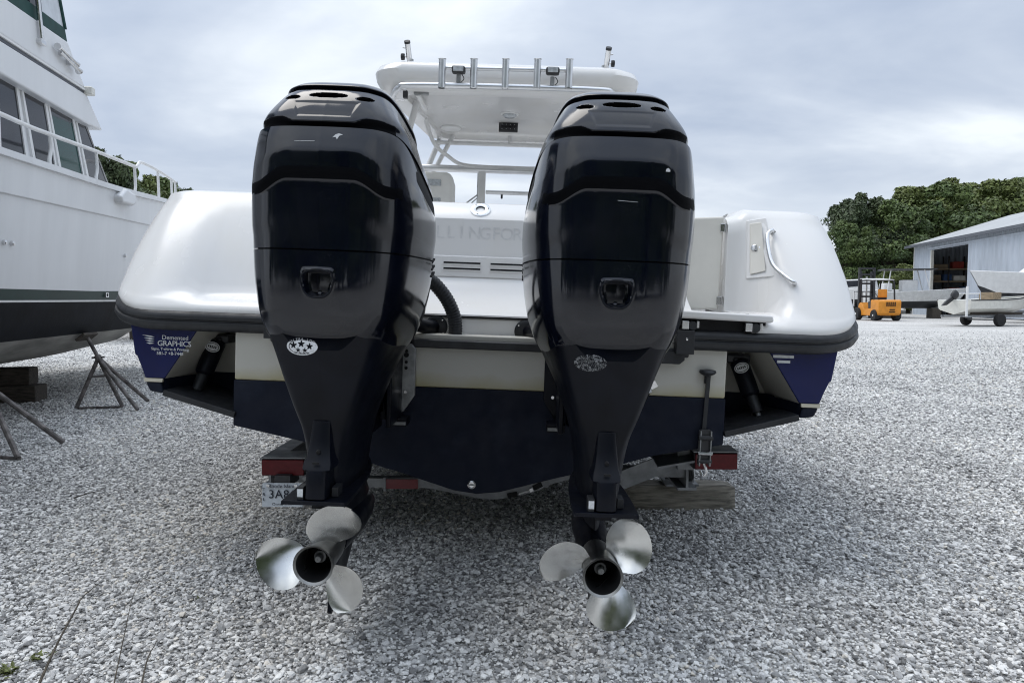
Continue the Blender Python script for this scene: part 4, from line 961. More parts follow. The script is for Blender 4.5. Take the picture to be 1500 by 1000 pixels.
# ---- timber block under the trailer leg
mb = MB(); a, b = gpt(919, 748), gpt(1077, 748)
L_ = (b - a).length; rings = []
for k in range(13):
    x = -L_ / 2 + L_ * k / 12; j = lambda q: float(rng.normal(0, q))
    d_ = .012 if k in (0, 12) else 0
    rings.append([(x + j(.002), -.075 + j(.002) + d_, .0), (x, -.077 + j(.0025) + d_, .055), (x + j(.002), -.072 + j(.003) + d_, .118 - d_), (x, -.058 + j(.003), .1405 - d_), (x + j(.002), .06, .142 + j(.001) - d_), (x, .075, .13), (x, .076, .0)])
mb.loft(rings, 'wood_block'); tb = mb.build('timber_block', smooth=30, loc=(a.x + (b.x - a.x) / 2, a.y + .075 + .0, .002), rot=(0, 0, R(-.4)), label='weathered grey timber block under the trailer leg on the gravel', cat='block')

# ================================================================== LARGE MOTOR YACHT ON STANDS
YY = math.atan(.162); YO = Vector((-6.18, 7.41, 0))
yacht = thing('motor_yacht', 'large white flybridge motor yacht with green stripe, dark bottom, on stands', 'yacht', tuple(YO), (0, 0, YY))
def yp(mb, name, parent=yacht, **kw): return mb.build(name, parent, **kw)
def yhull(y):
    t = np.clip((y + 5) / 10.6, 0, 1); k = float(np.sqrt(max(0, 1 - max(0, (t - .60) / .40) ** 2.0)) if t > .60 else 1)
    k = max(k, .02); fw = max(0, (y - 1.6) / 4.0)
    zk = .40 + .02 * max(0, y - 1) + .9 * max(0, (y - 2.2) / 3.4) ** 1.8
    sh = 2.40 + .026 * max(0, y + 2) + .02 * max(0, y) ** 1.5
    rise = .30 * fw ** 1.5
    kb = max(.02, k - .42 * fw)      # the forefoot is finer than the deck
    return [(.06 * kb, zk), (.10 * kb, zk + .01), (.75 * kb, zk + .11 + rise * .5), (1.35 * kb, zk + .26 + rise * .8), (1.58 * max(kb, .04), .83 + rise * .6), (1.66 * (k * .6 + kb * .4), 1.0 + rise * .3), (1.71 * (k * .7 + kb * .3), 1.172), (1.713 * (k * .7 + kb * .3), 1.190), (1.735 * (k * .72 + kb * .28), 1.285 + .012 * max(0, y)), (1.81 * (k * .85 + kb * .15), 2.04 + .03 * max(0, y + 2) * .9), (1.83 * (k * .86 + kb * .14), 2.05 + .03 * max(0, y + 2) * .9), (1.85 * k, sh - .07), (1.88 * k, sh - .065), (1.88 * k, sh - .01), (1.84 * k, sh), (1.2 * k, sh)]
ym = ['yacht_underside'] * 4 + ['yacht_bottom'] * 2 + ['white_paint'] + ['yacht_green'] + ['yacht_white'] * 8
mb = MB(); rings = []
for y in np.concatenate([np.linspace(-5, 1.5, 14), np.linspace(1.75, 5.55, 22)]):
    h = yhull(y); rings.append([(-x, y, z) for x, z in h[::-1]] + [(x, y, z) for x, z in h])
nh2 = len(rings[0])
mb.loft(rings, 'yacht_white', cap=True, closed=False, mfun=lambda i, j: ym[15 - j - 1 if j < 15 else (0 if j == 15 else j - 16)])
mb.add(rings[0], [tuple(range(nh2))], 'yacht_white')
yp(mb, 'hull', smooth=30)
mb = MB(); mb.box2((-1.3, -5, 2.30), (1.3, 4.2, 2.385), 'yacht_white'); yp(mb, 'deck')
# cabin with windows
CX = 1.40
mb = MB(); side = [(-5, 2.36), (1.62, 2.36), (.80, 3.30), (-5, 3.30)]
mb.prism(side, -CX, CX, 'yacht_white', 'x'); cab = yp(mb, 'cabin', bevel=.03)
for s in (-1, 1):
    for poly, mm2 in (([(-1.75, 2.55), (-1.18, 2.54), (-1.20, 3.19), (-1.75, 3.18)], 'glass_dark'), ([(-1.10, 2.545), (-.66, 2.555), (-.80, 3.20), (-1.10, 3.19)], 'glass_dark'), ([(-.46, 2.535), (-.05, 2.555), (-.25, 3.22), (-.66, 3.19)], 'glass_dark'), ([(.10, 2.535), (.64, 2.555), (.36, 3.255), (-.15, 3.23)], 'curtain_green'), ([(.80, 2.56), (1.40, 2.57), (.70, 3.25), (.48, 3.25)], 'glass_dark')):
        cx = sum(q[0] for q in poly) / 4; cz = sum(q[1] for q in poly) / 4
        m2 = MB(); m2.prism(poly, s * (CX - .002), s * (CX + .010), mm2, 'x'); wn = yp(m2, 'window', cab)
        m2 = MB(); q = [(a_ + .045 * np.sign(a_ - cx), b_ + .035 * np.sign(b_ - cz)) for a_, b_ in poly]
        for k in range(4):
            p0, p1, r0, r1 = poly[k], poly[(k + 1) % 4], q[k], q[(k + 1) % 4]
            m2.prism([p0, p1, r1, r0], s * (CX - .002), s * (CX + .022), 'white_paint', 'x')
        yp(m2, 'window_frame', wn)
        if mm2 == 'curtain_green':
            m2 = MB(); m2.prism([(-.13, 3.10), (.41, 3.13), (.365, 3.25), (-.15, 3.225)], s * (CX + .009), s * (CX + .013), 'glass_dark', 'x'); yp(m2, 'blind_gap', wn)
m2 = MB(); m2.prism([(-1.2, .0), (1.2, .0), (1.1, .95), (-1.1, .95)], 0, .02, 'glass_dark'); ws = yp(m2, 'windshield', cab); ws.location = (0, 1.54, 2.46); ws.rotation_euler = (R(41), 0, 0)
# flybridge: overhanging brow, recess line, cowling, canvas skirt and clear panels
FX = 1.50
mb = MB(); mb.prism([(-5, 3.205), (.62, 3.175), (1.02, 3.195), (.60, 3.50), (-5, 3.42)], -FX, FX, 'yacht_white', 'x'); br = yp(mb, 'flybridge_brow', bevel=.02)
mb = MB(); mb.prism([(-5, 3.44), (.59, 3.50), (.57, 3.53), (-5, 3.475)], -FX + .015, FX - .015, 'shed_trim', 'x'); yp(mb, 'gutter_line', br)
mb = MB(); mb.prism([(-5, 3.475), (.60, 3.53), (.585, 3.55), (-5, 3.495)], -FX - .004, FX + .004, 'white_paint', 'x'); yp(mb, 'gutter_lip', br)
mb = MB(); mb.prism([(-5, 3.496), (.582, 3.551), (.155, 3.93), (-5, 3.73)], -FX, FX, 'yacht_white', 'x'); fb = yp(mb, 'flybridge_cowling', bevel=.02)
mb = MB(); mb.box((FX + .02, .60, 3.54), (.10, .10, .09), 'hull_bone'); yp(mb, 'cap_fitting', fb, bevel=.015)
mb = MB(); mb.prism([(-5, 3.725), (.170, 3.925), (.12, 4.06), (-5, 3.88)], -FX + .01, FX - .01, 'canvas_green', 'x'); cv = yp(mb, 'canvas_skirt', bevel=.01)
for s in (-1, 1):
    m2 = MB(); m2.prism([(-5, 3.885), (-.42, 4.045), (-.55, 4.75), (-5, 4.75)], s * (FX - .03), s * (FX - .02), 'glass_dark', 'x'); yp(m2, 'dark_panel', cv)
    m2 = MB(); m2.prism([(-.36, 4.046), (.10, 4.062), (-.18, 4.75), (-.46, 4.75)], s * (FX - .03), s * (FX - .02), 'clear_vinyl', 'x'); yp(m2, 'clear_panel', cv)
    m2 = MB(); m2.tube([(s * (FX - .02), .135, 4.05), (s * (FX - .02), -.19, 4.85)], .022, 'canvas_green', 8); yp(m2, 'seam', cv)
m2 = MB(); m2.box2((-1.5, -5, 4.75), (1.5, -.15, 4.80), 'canvas_green'); yp(m2, 'bimini_top', cv)
mb = MB(); mb.tube([(FX + .03, -.50, 3.70), (FX + .02, -.66, 4.9)], .022, 'stainless', 10); mb.box((FX + .02, -.50, 3.70), (.06, .10, .05), 'stainless'); yp(mb, 'antenna_mount', bevel=.008)
mb = MB()   # twin trumpet horn
for k, (y, z) in enumerate(((-.19, 3.775), (-.155, 3.725))): mb.tube([(FX + .05, y, z), (FX + .055, y + .13, z - .02), (FX + .06, y + .33 + .03 * k, z - .055), (FX + .06, y + .38 + .03 * k, z - .065)], [.016, .014, .024, .042], 'stainless', 14)
mb.box((FX + .02, -.06, 3.745), (.05, .05, .06), 'stainless'); mb.box((FX + .02, .10, 3.70), (.05, .03, .06), 'stainless'); mb.lathe([(.035, -.02), (.035, .0), (.012, .05)], 'stainless', (FX + .05, -.20, 3.76), 'y', 14); yp(mb, 'horn')
# handrail
RX = 1.72
def ryx(y): return RX * (1 if y < 1.2 else math.sqrt(max(.05, 1 - ((y - 1.2) / 7.5) ** 2)))
pts = [(-5, 2.70), (-1.7, 2.72), (-.85, 2.745), (.21, 2.80), (1.30, 2.845), (1.42, 2.85), (1.52, 2.90), (1.64, 2.945), (2.3, 2.965), (3.1, 2.96), (3.3, 2.955)]
for s in (-1, 1):
    mb = MB(); mb.tube([(s * ryx(y), y, z) for y, z in catmull(pts, 5)], .020, 'white_paint', 10); rl = yp(mb, 'handrail')
    for y, z in ((-3.4, 2.71), (-2.1, 2.72), (-.86, 2.745), (.20, 2.80), (1.37, 2.845), (2.33, 2.965), (3.05, 2.96), (3.28, 2.955)):
        m2 = MB(); q = s * ryx(y); m2.tube(catmull([(q, y, 2.36), (q, y - .02, 2.50), (q, y + .02, 2.62), (q, y, z)], 3), .018, 'white_paint', 8); yp(m2, 'stanchion', rl)
mb = MB(); mb.prism([(.50, 2.45), (.78, 2.42), (.82, 2.34), (.70, 2.28), (.36, 2.27), (.30, 2.34)], 1.80, 1.93, 'yacht_white', 'x'); yp(mb, 'hawse_fairing', bevel=.03)
for y, z in ((-1.86, 1.66), (-1.74, 1.66), (.78, 1.71)):
    m2 = MB(); m2.lathe([(.022, 0), (.020, .03), (.010, .035)], 'stainless', (1.765, y, z), 'x', 12); yp(m2, 'through_hull')
mb = MB(); mb.box((1.735, .32, 1.245), (.02, .075, .05), 'stainless'); mb.lathe([(.018, 0), (.018, .016), (.001, .016)], 'void', (1.732, .32, 1.245), 'x', 12); yp(mb, 'exhaust_outlet')
mb = MB(); mb.box((0, 2.4, 2.62), (1.2, 1.4, .26), 'yacht_white'); yp(mb, 'foredeck_trunk', bevel=.08)

# ---- boat stands
def stand(name, label, head, hub, feet, pad_n):
    base = Vector((sum(f[0] for f in feet) / len(feet), sum(f[1] for f in feet) / len(feet), 0))
    o = thing(name, label, 'boat stand', tuple(base), group=None)
    head, hub = Vector(head) - base, Vector(hub) - base
    mb = MB(); mb.tube([hub - (head - hub).normalized() * .12, head], .020, 'rust_steel', 10); mb.build('screw_post', o)
    mb = MB(); mb.tube([hub - (head - hub).normalized() * .03, hub + (head - hub).normalized() * .03], .034, 'rust_steel', 10); mb.tube([hub + Vector((-.07, 0, .0)), hub + Vector((.07, 0, .01))], .010, 'rust_steel', 8); mb.build('adjuster_nut', o)
    q = Vector(pad_n).to_track_quat('Z', 'Y').to_euler()
    mb = MB(); mb.box((0, 0, .01), (.26, .12, .03), 'wood_dark'); pd = mb.build('pad', o, bevel=.006); pd.location = head; pd.rotation_euler = q
    ft = [Vector((f[0], f[1], .025)) - base for f in feet]
    for f in ft:
        m2 = MB(); m2.tube([hub + (f - hub) * .02, f], .021, 'rust_steel', 10); m2.build('leg', o)
    m2 = MB(); m2.tube([ft[0], ft[1]], .013, 'rust_steel', 8); m2.build('foot_brace', o)
    a_, b_ = hub + (ft[0] - hub) * .38, hub + (ft[1] - hub) * .36
    m2 = MB(); m2.tube([a_, b_], .012, 'rust_steel', 8); m2.build('cross_brace', o)
    return o
stand('boat_stand', 'steel tripod boat stand whose pad meets the yacht hull beside the wooden keel block', wpt(128, 494, 7.75), wpt(144, 524, 7.75), [gpt(112, 601), gpt(180, 599), gpt(202, 603), gpt(217, 590)], (-.6, .0, .8))
stand('boat_stand', 'nearer steel boat stand with thick splayed legs, cut off by the photo edge', wpt(-52, 470, 5.75), wpt(-22, 562, 5.75), [gpt(27, 676), gpt(-88, 668), gpt(93, 652)], (-.5, .1, .85))

# ---- keel blocking
mb = MB(); mb.box((0, 0, .10), (1.55, .30, .20), 'wood_dark'); mb.build('timber_block', loc=tuple(YO + Matrix.Rotation(YY, 3, 'Z') @ Vector((.02, .85, 0.0))), rot=(0, 0, YY), bevel=.012, label='long dark timber lying under the yacht keel, bottom of the stack', cat='block')
mb = MB(); mb.box((0, 0, .10), (1.40, .26, .20), 'wood_dark'); mb.build('timber_block', loc=tuple(YO + Matrix.Rotation(YY, 3, 'Z') @ Vector((.0, .86, .20))), rot=(0, 0, YY + R(3)), bevel=.012, label='dark timber touching the yacht keel, top of the stack', cat='block')

# ================================================================== SHED
SA = Vector((32.07, 57.4, 0)); SANG = math.atan2(-.986, -.168)     # local +x runs along the front wall towards the camera, local -y is outdoors
shed = thing('boat_shed', 'pale blue grey metal boat shed with an open doorway', 'shed', tuple(SA), (0, 0, SANG))
def sh_(mb, name, parent=shed, **kw): return mb.build(name, parent, **kw)
def ribbed(mb, x0, x1, z0, z1, y, m, step=.3, d=.035, axis='x'):
    n = max(2, int((x1 - x0) / (step / 4))); a = []
    for k in range(n + 1):
        q = x0 + (x1 - x0) * k / n; a.append((q, y - (d if k % 4 in (0, 1) else 0)))
    P = (lambda u, w, z: (u, w, z)) if axis == 'x' else (lambda u, w, z: (w, u, z))
    mb.loft([[P(u, w, z0) for u, w in a], [P(u, w, z1) for u, w in a]], m, closed=False, cap=False)
SD = 1    # the building lies on local +y
mb = MB(); ribbed(mb, 0, 3.4, 0, 5.35, 0, 'shed_wall'); ribbed(mb, 9.9, 30, 0, 5.35, 0, 'shed_wall'); ribbed(mb, 3.4, 9.9, 4.85, 5.35, 0, 'shed_wall'); sh_(mb, 'front_wall', smooth=0)
mb = MB(); ribbed(mb, 0, 14, 0, 5.3, -.02, 'shed_wall', axis='y'); mb.prism([(0, 5.3), (14, 5.3), (7, 7.6)], -.02, .02, 'shed_wall', 'x'); sh_(mb, 'end_wall', smooth=0)
mb = MB(); ribbed(mb, 0, 14, 0, 5.3, 29.98, 'shed_wall', axis='y'); mb.prism([(0, 5.3), (14, 5.3), (7, 7.6)], 29.9, 29.94, 'shed_wall', 'x'); sh_(mb, 'end_wall', smooth=0)
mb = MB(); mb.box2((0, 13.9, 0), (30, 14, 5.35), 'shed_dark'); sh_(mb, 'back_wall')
mb = MB(); mb.prism([(-.5, 5.30), (7, 7.65), (14.5, 5.30), (14.5, 5.42), (7, 7.77), (-.5, 5.42)], -.5, 30, 'shed_roof', 'x'); rf = sh_(mb, 'roof', smooth=0)
mb = MB(); mb.box2((-.5, -.62, 5.22), (30, -.5, 5.42), 'shed_trim'); sh_(mb, 'gutter', rf)
mb = MB(); ribbed(mb, 9.75, 17.5, .05, 4.95, -.14, 'shed_wall', .5); sd_ = sh_(mb, 'sliding_door', smooth=0)
mb = MB(); mb.box2((3.2, -.20, 4.93), (18, -.05, 5.03), 'shed_wall'); sh_(mb, 'door_track', sd_)
mb = MB(); mb.box2((3.28, -.06, 0), (3.45, .12, 4.86), 'hull_bone'); sh_(mb, 'door_jamb')
mb = MB(); mb.box2((-.02, -.06, 0), (.10, .05, 5.3), 'white_paint'); sh_(mb, 'corner_trim')
for k, x in enumerate((6.3, 9.2)):
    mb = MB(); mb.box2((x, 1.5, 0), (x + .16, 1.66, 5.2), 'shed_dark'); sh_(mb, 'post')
rack = thing('storage_rack', 'dark steel storage rack standing inside the open shed doorway', 'rack', tuple(SA + Matrix.Rotation(SANG, 3, 'Z') @ Vector((1.9, .25, 0))), (0, 0, SANG + math.pi / 2))
for x in (0, 1.5, 3.0, 4.5):
    for y in (0, 1.0):
        mb = MB(); mb.box2((x, y, 0), (x + .09, y + .09, 4.5), 'shed_dark'); mb.build('upright', rack)
for z in (1.55, 2.5, 3.45):
    mb = MB(); mb.box2((0, 0, z), (4.6, 1.1, z + .10), 'timber'); mb.build('shelf', rack)
items = [(.4, 2.60, 1.8, .45, 'timber', 'pale wooden crate on the middle rack shelf nearest the door jamb'), (2.6, 2.60, 1.2, .5, 'crate_blue', 'blue crate on the middle rack shelf between two wooden crates'), (4.1, 2.60, 1.7, .38, 'hull_bone', 'bone coloured box on the middle rack shelf'), (.7, 3.55, 2.6, .32, 'timber', 'long timber bundle on the top rack shelf nearest the door jamb'), (3.9, 3.55, 1.6, .5, 'crate_red', 'red box on the top rack shelf'), (6.0, 3.55, 1.4, .45, 'timber', 'wooden box on the top rack shelf past the red box'), (.5, 1.65, 2.6, .22, 'crate_yellow', 'flat yellow crate on the bottom rack shelf nearest the door jamb'), (3.5, 1.65, 1.5, .4, 'crate_red', 'red crate on the bottom rack shelf'), (5.5, 1.65, 2.2, .5, 'crate_blue', 'blue crate on the bottom rack shelf'), (1.0, 0.02, 1.4, .9, 'hull_grey', 'grey crate on the shed floor under the rack'), (4.0, .02, 1.6, .7, 'crate_red', 'red crate on the shed floor under the rack')]
RK = Matrix.Translation(rack.location) @ Matrix.Rotation(SANG + math.pi / 2, 4, 'Z')
for x, z, w, h, m_, lab in items:
    x, w = x * .48, w * .48
    mb = MB(); mb.box((w / 2, .5, h / 2), (w, .8, h), m_)
    for q in (.12, .5, .88): mb.box((w * q, .09, h / 2), (.07, .03, h * 1.02), m_)
    mb.build('crate', loc=tuple(RK @ Vector((x, .02, z + .01))), rot=(0, 0, SANG + math.pi / 2), label=lab, cat='crate', group='crates stored in the shed', bevel=.01)

# ================================================================== FORKLIFT
fk = thing('forklift', 'orange and black forklift truck parked in front of the trees', 'forklift', (20.62, 40.5, 0))
def fp(mb, name, parent=fk, **kw): return mb.build(name, parent, **kw)
mb = MB(); mb.prism([(-1.35, .42), (-1.38, 1.06), (-1.30, 1.16), (-.45, 1.16), (-.45, .30), (-1.2, .30)], -.62, .62, 'forklift_orange', 'x'); cw = fp(mb, 'counterweight', bevel=.05, seg=3)
for k in range(5):
    m2 = MB(); m2.box((-.18 + .11 * k, -1.375, .92), (.06, .03, .24), 'void'); fp(m2, 'grille_slot', cw)
m2 = MB(); m2.box((.12, -1.37, .62), (.28, .03, .05), 'void'); fp(m2, 'tow_slot', cw); m2 = MB(); m2.box((.12, -1.36, .50), (.34, .03, .05), 'void'); fp(m2, 'tow_slot', cw)
mb = MB(); mb.prism([(-.5, .28), (-.5, .70), (.35, .62), (.55, .85), (.80, 1.02), (1.0, .92), (1.12, .62), (1.12, .28)], -.58, .58, 'forklift_orange', 'x'); fp(mb, 'chassis', bevel=.03)
mb = MB(); mb.prism([(-.45, 1.16), (-.45, .70), (.05, .66), (.10, 1.05)], -.5, .5, 'forklift_black', 'x'); fp(mb, 'engine_cover', bevel=.03)
mb = MB(); mb.box((0, -.28, 1.24), (.52, .50, .14), 'forklift_black'); mb.box((0, -.52, 1.52), (.50, .12, .46), 'forklift_orange'); fp(mb, 'seat', bevel=.04)
mb = MB()
for s in (-1, 1):
    mb.tube([(s * .56, -.75, 1.15), (s * .55, -.68, 2.15), (s * .55, -.4, 2.25), (s * .55, .75, 2.25), (s * .56, 1.02, .9)], .045, 'forklift_black', 8)
for y in np.linspace(-.4, .75, 7): mb.box((0, y, 2.27), (1.1, .05, .05), 'forklift_black')
mb.box((0, .15, 2.32), (1.2, 1.5, .03), 'white_paint', (R(4), 0, 0)); fp(mb, 'overhead_guard')
mb = MB(); mb.tube([(0, .62, .8), (0, .42, 1.35)], .03, 'forklift_black', 8); mb.tube([(.19 * math.cos(a), .40 + .08 * math.sin(a), 1.36 + .17 * math.sin(a)) for a in np.linspace(0, 2 * math.pi, 16, endpoint=False)], .018, 'forklift_black', 8, closed=True); fp(mb, 'steering_wheel')
mst = MB()
for s in (-1, 1):
    mst.box((s * .42, 1.30, 1.55), (.10, .16, 2.9), 'forklift_black'); mst.box((s * .30, 1.36, 1.5), (.08, .12, 2.6), 'forklift_black')
mast = fp(mst, 'mast')
for z in (.5, 1.35, 2.1, 2.62, 2.97):
    m2 = MB(); m2.box((0, 1.30, z), (.95, .12, .10), 'forklift_black'); fp(m2, 'mast_crossbar', mast)
m2 = MB(); m2.tube([(0, 1.30, .3), (0, 1.30, 2.5)], .05, 'stainless', 10); fp(m2, 'lift_cylinder', mast)
mb = MB(); mb.box((0, 1.52, .75), (1.3, .07, .12), 'forklift_black'); mb.box((0, 1.52, .40), (1.3, .07, .12), 'forklift_black')
for x in np.linspace(-.62, .62, 6): mb.box((x, 1.50, 1.20), (.05, .05, .85), 'white_paint')
mb.box((0, 1.50, 1.62), (1.3, .05, .06), 'white_paint'); car = fp(mb, 'carriage')
for x in (-.35, .35):
    m2 = MB(); m2.box((x, 2.1, .10), (.13, 1.15, .05), 'forklift_black'); m2.box((x, 1.57, .42), (.13, .05, .7), 'forklift_black'); fp(m2, 'fork', car)
for x, y, r in ((-.60, 1.02, .36), (.60, 1.02, .36), (-.58, -.92, .31), (.58, -.92, .31)):
    s = 1 if x > 0 else -1
    m2 = MB(); m2.lathe([(r * .55, -.13), (r * .93, -.14), (r, -.10), (r, .10), (r * .93, .14), (r * .55, .13)], 'tyre', (x, y, r), 'x', 24); wh = fp(m2, 'wheel')
    m2 = MB(); m2.lathe([(r * .56, s * .12), (r * .5, s * .10), (r * .2, s * .11), (r * .15, s * .145), (.001, s * .145)], 'white_paint', (x, y, r), 'x', 18); fp(m2, 'rim', wh)

# ================================================================== SMALL BOATS IN THE YARD
def far_hull(Lh, B, D, z0, mtop, mbot, bow_rise=.35):
    mb = MB(); rings = []
    for t in np.linspace(0, 1, 15):
        k = max(.03, 1 - max(0, (t - .35) / .65) ** 2.2); up = bow_rise * max(0, t - .2) ** 1.6; kz = .55 * D * max(0, (t - .7) / .3) ** 2
        h = [(0, z0 + kz), (B * .40 * k, z0 + D * .30 + kz * .8), (B * .46 * k, z0 + D * .42 + up * .4), (B * .5 * k, z0 + D + up), (B * .50 * k - .03, z0 + D + up + .03), (B * .40 * k, z0 + D + up)]
        Y_ = lambda z: -Lh / 2 + Lh * t * .9 + .13 * Lh * t ** 4 * min(1.15, (z - z0) / D)
        rings.append([(-x, Y_(z), z) for x, z in h[::-1]] + [(x, Y_(z), z) for x, z in h[1:]])
    n = len(rings[0]); cid = n // 2
    mb.loft(rings, mtop, closed=False, cap=False, mfun=lambda i, j: mbot if abs(j + .5 - cid) < 2 else mtop)
    mb.add([(p[0], p[1], p[2]) for p in rings[0]], [tuple(range(n))], mtop)
    dk = [(r[0], r[-1]) for r in rings]
    mb.add([q for a, b in dk for q in ((a[0], a[1], a[2] - .05), (b[0], b[1], b[2] - .05))], [(2 * k, 2 * k + 1, 2 * k + 3, 2 * k + 2) for k in range(len(dk) - 1)], mtop)
    return mb
def small_outboard(parent, y, z, s=1.0, tilt=True):
    mb = MB(); rr = []
    for zz, w, l in ((0, .10, .12), (.10, .15, .22), (.30, .16, .25), (.42, .13, .20), (.46, .05, .08)):
        rr.append([(w * math.cos(a) * s, y - .15 * s + l * math.sin(a) * s - .10 * zz, z + zz * s) for a in np.linspace(0, 2 * math.pi, 16, endpoint=False)])
    mb.loft(rr, 'forklift_black'); m_ = mb.build('engine', parent); a_ = R(-55 if tilt else 0); c_ = Vector((0, y, z)); m_.rotation_euler = (a_, 0, 0); m_.location = c_ - Matrix.Rotation(a_, 3, 'X') @ c_
    m2 = MB(); m2.prism([(y - .25 * s, z + .02), (y - .02 * s, z + .02), (y - .06 * s, z - .55 * s), (y - .22 * s, z - .85 * s), (y - .26 * s, z - .5 * s)], -.05 * s, .05 * s, 'forklift_black', 'x'); m2.build('engine_leg', m_)
def wheels(parent, pts, r=.28):
    for x, y in pts:
        m2 = MB(); m2.lathe([(r * .5, -.09), (r * .92, -.10), (r, -.06), (r, .06), (r * .92, .10), (r * .5, .09)], 'tyre', (x, y, r), 'x', 20); w_ = m2.build('wheel', parent)
        m2 = MB(); m2.lathe([(r * .52, -.085), (r * .2, -.07), (r * .2, .07), (r * .52, .085)], 'white_paint', (x, y, r), 'x', 14); m2.build('rim', w_)
# -- skiff on its trailer
hd = math.atan2(-.955, .30)
sk = thing('skiff', 'small bone white skiff with black outboard on a low trailer', 'skiff', (21.75, 32.45, 0), (0, 0, hd))
far_hull(4.6, 1.7, .62, .52, 'hull_bone', 'hull_bone', .30).build('hull', sk, smooth=30)
mb = MB()
for s in (-1, 1): mb.tube([(s * .84 * k_, y_, z_) for k_, y_, z_ in ((1, -2.3, 1.15), (1, -.5, 1.16), (.93, .6, 1.22), (.7, 1.5, 1.33), (.3, 2.2, 1.42))], .03, 'rubber', 6)
mb.build('gunwale_rail', sk)
mb = MB(); mb.box((0, -.2, 1.28), (.7, .5, .45), 'timber'); mb.build('seat_box', sk, bevel=.02)
mb = MB(); mb.tube([(-.6, -1.5, 1.15), (-.6, -1.5, 1.45), (.6, -1.5, 1.45), (.6, -1.5, 1.15)], .025, 'stainless', 8); mb.build('rail', sk)
small_outboard(sk, -2.35, 1.15, .8)
tr = thing('skiff_trailer', 'low galvanised trailer with white guide post under the bone white skiff', 'trailer', (21.75, 32.45, 0), (0, 0, hd))
for s in (-1, 1):
    mb = MB(); mb.box((s * .62, .4, .44), (.08, 5.4, .10), 'galvanised'); mb.build('frame_rail', tr)
    mb = MB(); mb.box((s * .35, -.2, .56), (.10, 3.0, .10), 'wood_dark'); mb.build('bunk', tr)
for y in (-2.2, -.6, 1.2):
    mb = MB(); mb.box((0, y, .46), (1.3, .07, .07), 'galvanised'); mb.build('cross_bar', tr)
mb = MB(); mb.box((0, -.6, .28), (1.6, .06, .06), 'galvanised'); mb.build('axle', tr)
mb = MB(); mb.tube([(.80, -2.5, .45), (.80, -2.5, 1.75)], .05, 'white_paint', 8); mb.tube([(.6, -2.4, .44), (.82, -2.5, .46)], .03, 'galvanised', 8); mb.build('guide_post', tr)
wheels(tr, ((-.82, -.6), (.82, -.6)), .28)
mb = MB(); mb.tube([(0, 3.0, .10), (0, 3.0, .6)], .03, 'galvanised', 8); mb.lathe([(.10, -.04), (.10, .04)], 'tyre', (0, 3.0, .10), 'x', 14); mb.build('tongue_jack', tr)
# -- grey boat with black top behind the forklift
gb = thing('grey_boat', 'grey hulled boat with flat black canopy on blocks before the shed', 'boat', (25.3, 45.3, 0), (0, 0, R(-104)))
far_hull(5.6, 2.2, 1.0, .62, 'hull_grey', 'forklift_black', .35).build('hull', gb, smooth=30)
mb = MB(); mb.box((0, -.3, 2.0), (.8, .9, .8), 'white_paint'); mb.build('console', gb, bevel=.06)
mb = MB(); mb.box((0, -.4, 3.05), (1.8, 3.0, .07), 'forklift_black'); mb.build('canopy', gb, bevel=.02)
for x in (-.75, .75):
    for y, y2 in ((-1.5, -1.7), (.4, .8)):
        mb = MB(); mb.tube([(x, y2, 1.5), (x, y, 3.03)], .035, 'white_paint', 8); mb.build('canopy_post', gb)
mb = MB(); mb.box((0, -1.6, 1.95), (1.2, .5, .5), 'white_paint'); mb.build('helm_seat', gb, bevel=.06)
for y in (-1.6, 1.2):
    mb = MB(); mb.box((0, 0, .32), (1.2, .5, .64), 'wood_dark'); 
    mb.build('timber_block', loc=tuple(Vector(gb.location) + Matrix.Rotation(R(-104), 3, 'Z') @ Vector((0, y, 0))), rot=(0, 0, R(-104)), label='dark timber block carrying the %s of the grey hulled boat' % ('stern' if y < 0 else 'bow'), cat='block', bevel=.02)
# -- white runabout past the forklift
wr_ = thing('runabout', 'white runabout standing behind the orange forklift', 'boat', (24.2, 50.5, 0), (0, 0, R(60)))
far_hull(6.0, 2.3, 1.1, .7, 'white_paint', 'forklift_black').build('hull', wr_, smooth=30)
mb = MB(); mb.prism([(-1.4, 1.8), (1.5, 1.9), (.7, 2.55), (-1.2, 2.6)], -.8, .8, 'white_paint', 'x'); cb = mb.build('cuddy', wr_, bevel=.08)
mb = MB(); mb.prism([(.75, 2.0), (1.30, 2.0), (.72, 2.46), (-.3, 2.48), (-.3, 2.1)], -.82, .82, 'glass_dark', 'x'); mb.build('window', cb)
mb = MB(); mb.box((0, 0, .42), (1.2, 3.8, .12), 'galvanised'); mb.build('cradle', wr_); wheels(wr_, ((-.95, -.5), (.95, -.5)), .33)
# -- large white boat at the right edge
wb = thing('cabin_boat', 'big white cabin boat with hardtop standing beside the shed door behind the skiff', 'boat', (27.6, 36.6, 0), (0, 0, R(84)))
far_hull(7.4, 2.7, 1.55, .75, 'white_paint', 'forklift_black', .5).build('hull', wb, smooth=30)
mb = MB(); mb.prism([(-2.0, 2.2), (1.6, 2.3), (.7, 3.05), (-1.8, 3.05)], -.95, .95, 'white_paint', 'x'); cb = mb.build('cabin', wb, bevel=.10)
mb = MB(); mb.prism([(.2, 2.5), (1.15, 2.5), (.66, 2.95), (-.1, 2.98)], -.97, .97, 'hull_bone', 'x'); mb.build('window', cb, bevel=.02)
mb = MB(); mb.box((0, -1.6, 4.15), (1.9, 2.2, .10), 'white_paint'); mb.build('hardtop', wb, bevel=.04)
for x in (-.8, .8):
    for y in (-2.4, -.8): mb = MB(); mb.tube([(x, y, 2.2), (x, y, 4.12)], .035, 'white_paint', 8); mb.build('hardtop_post', wb)
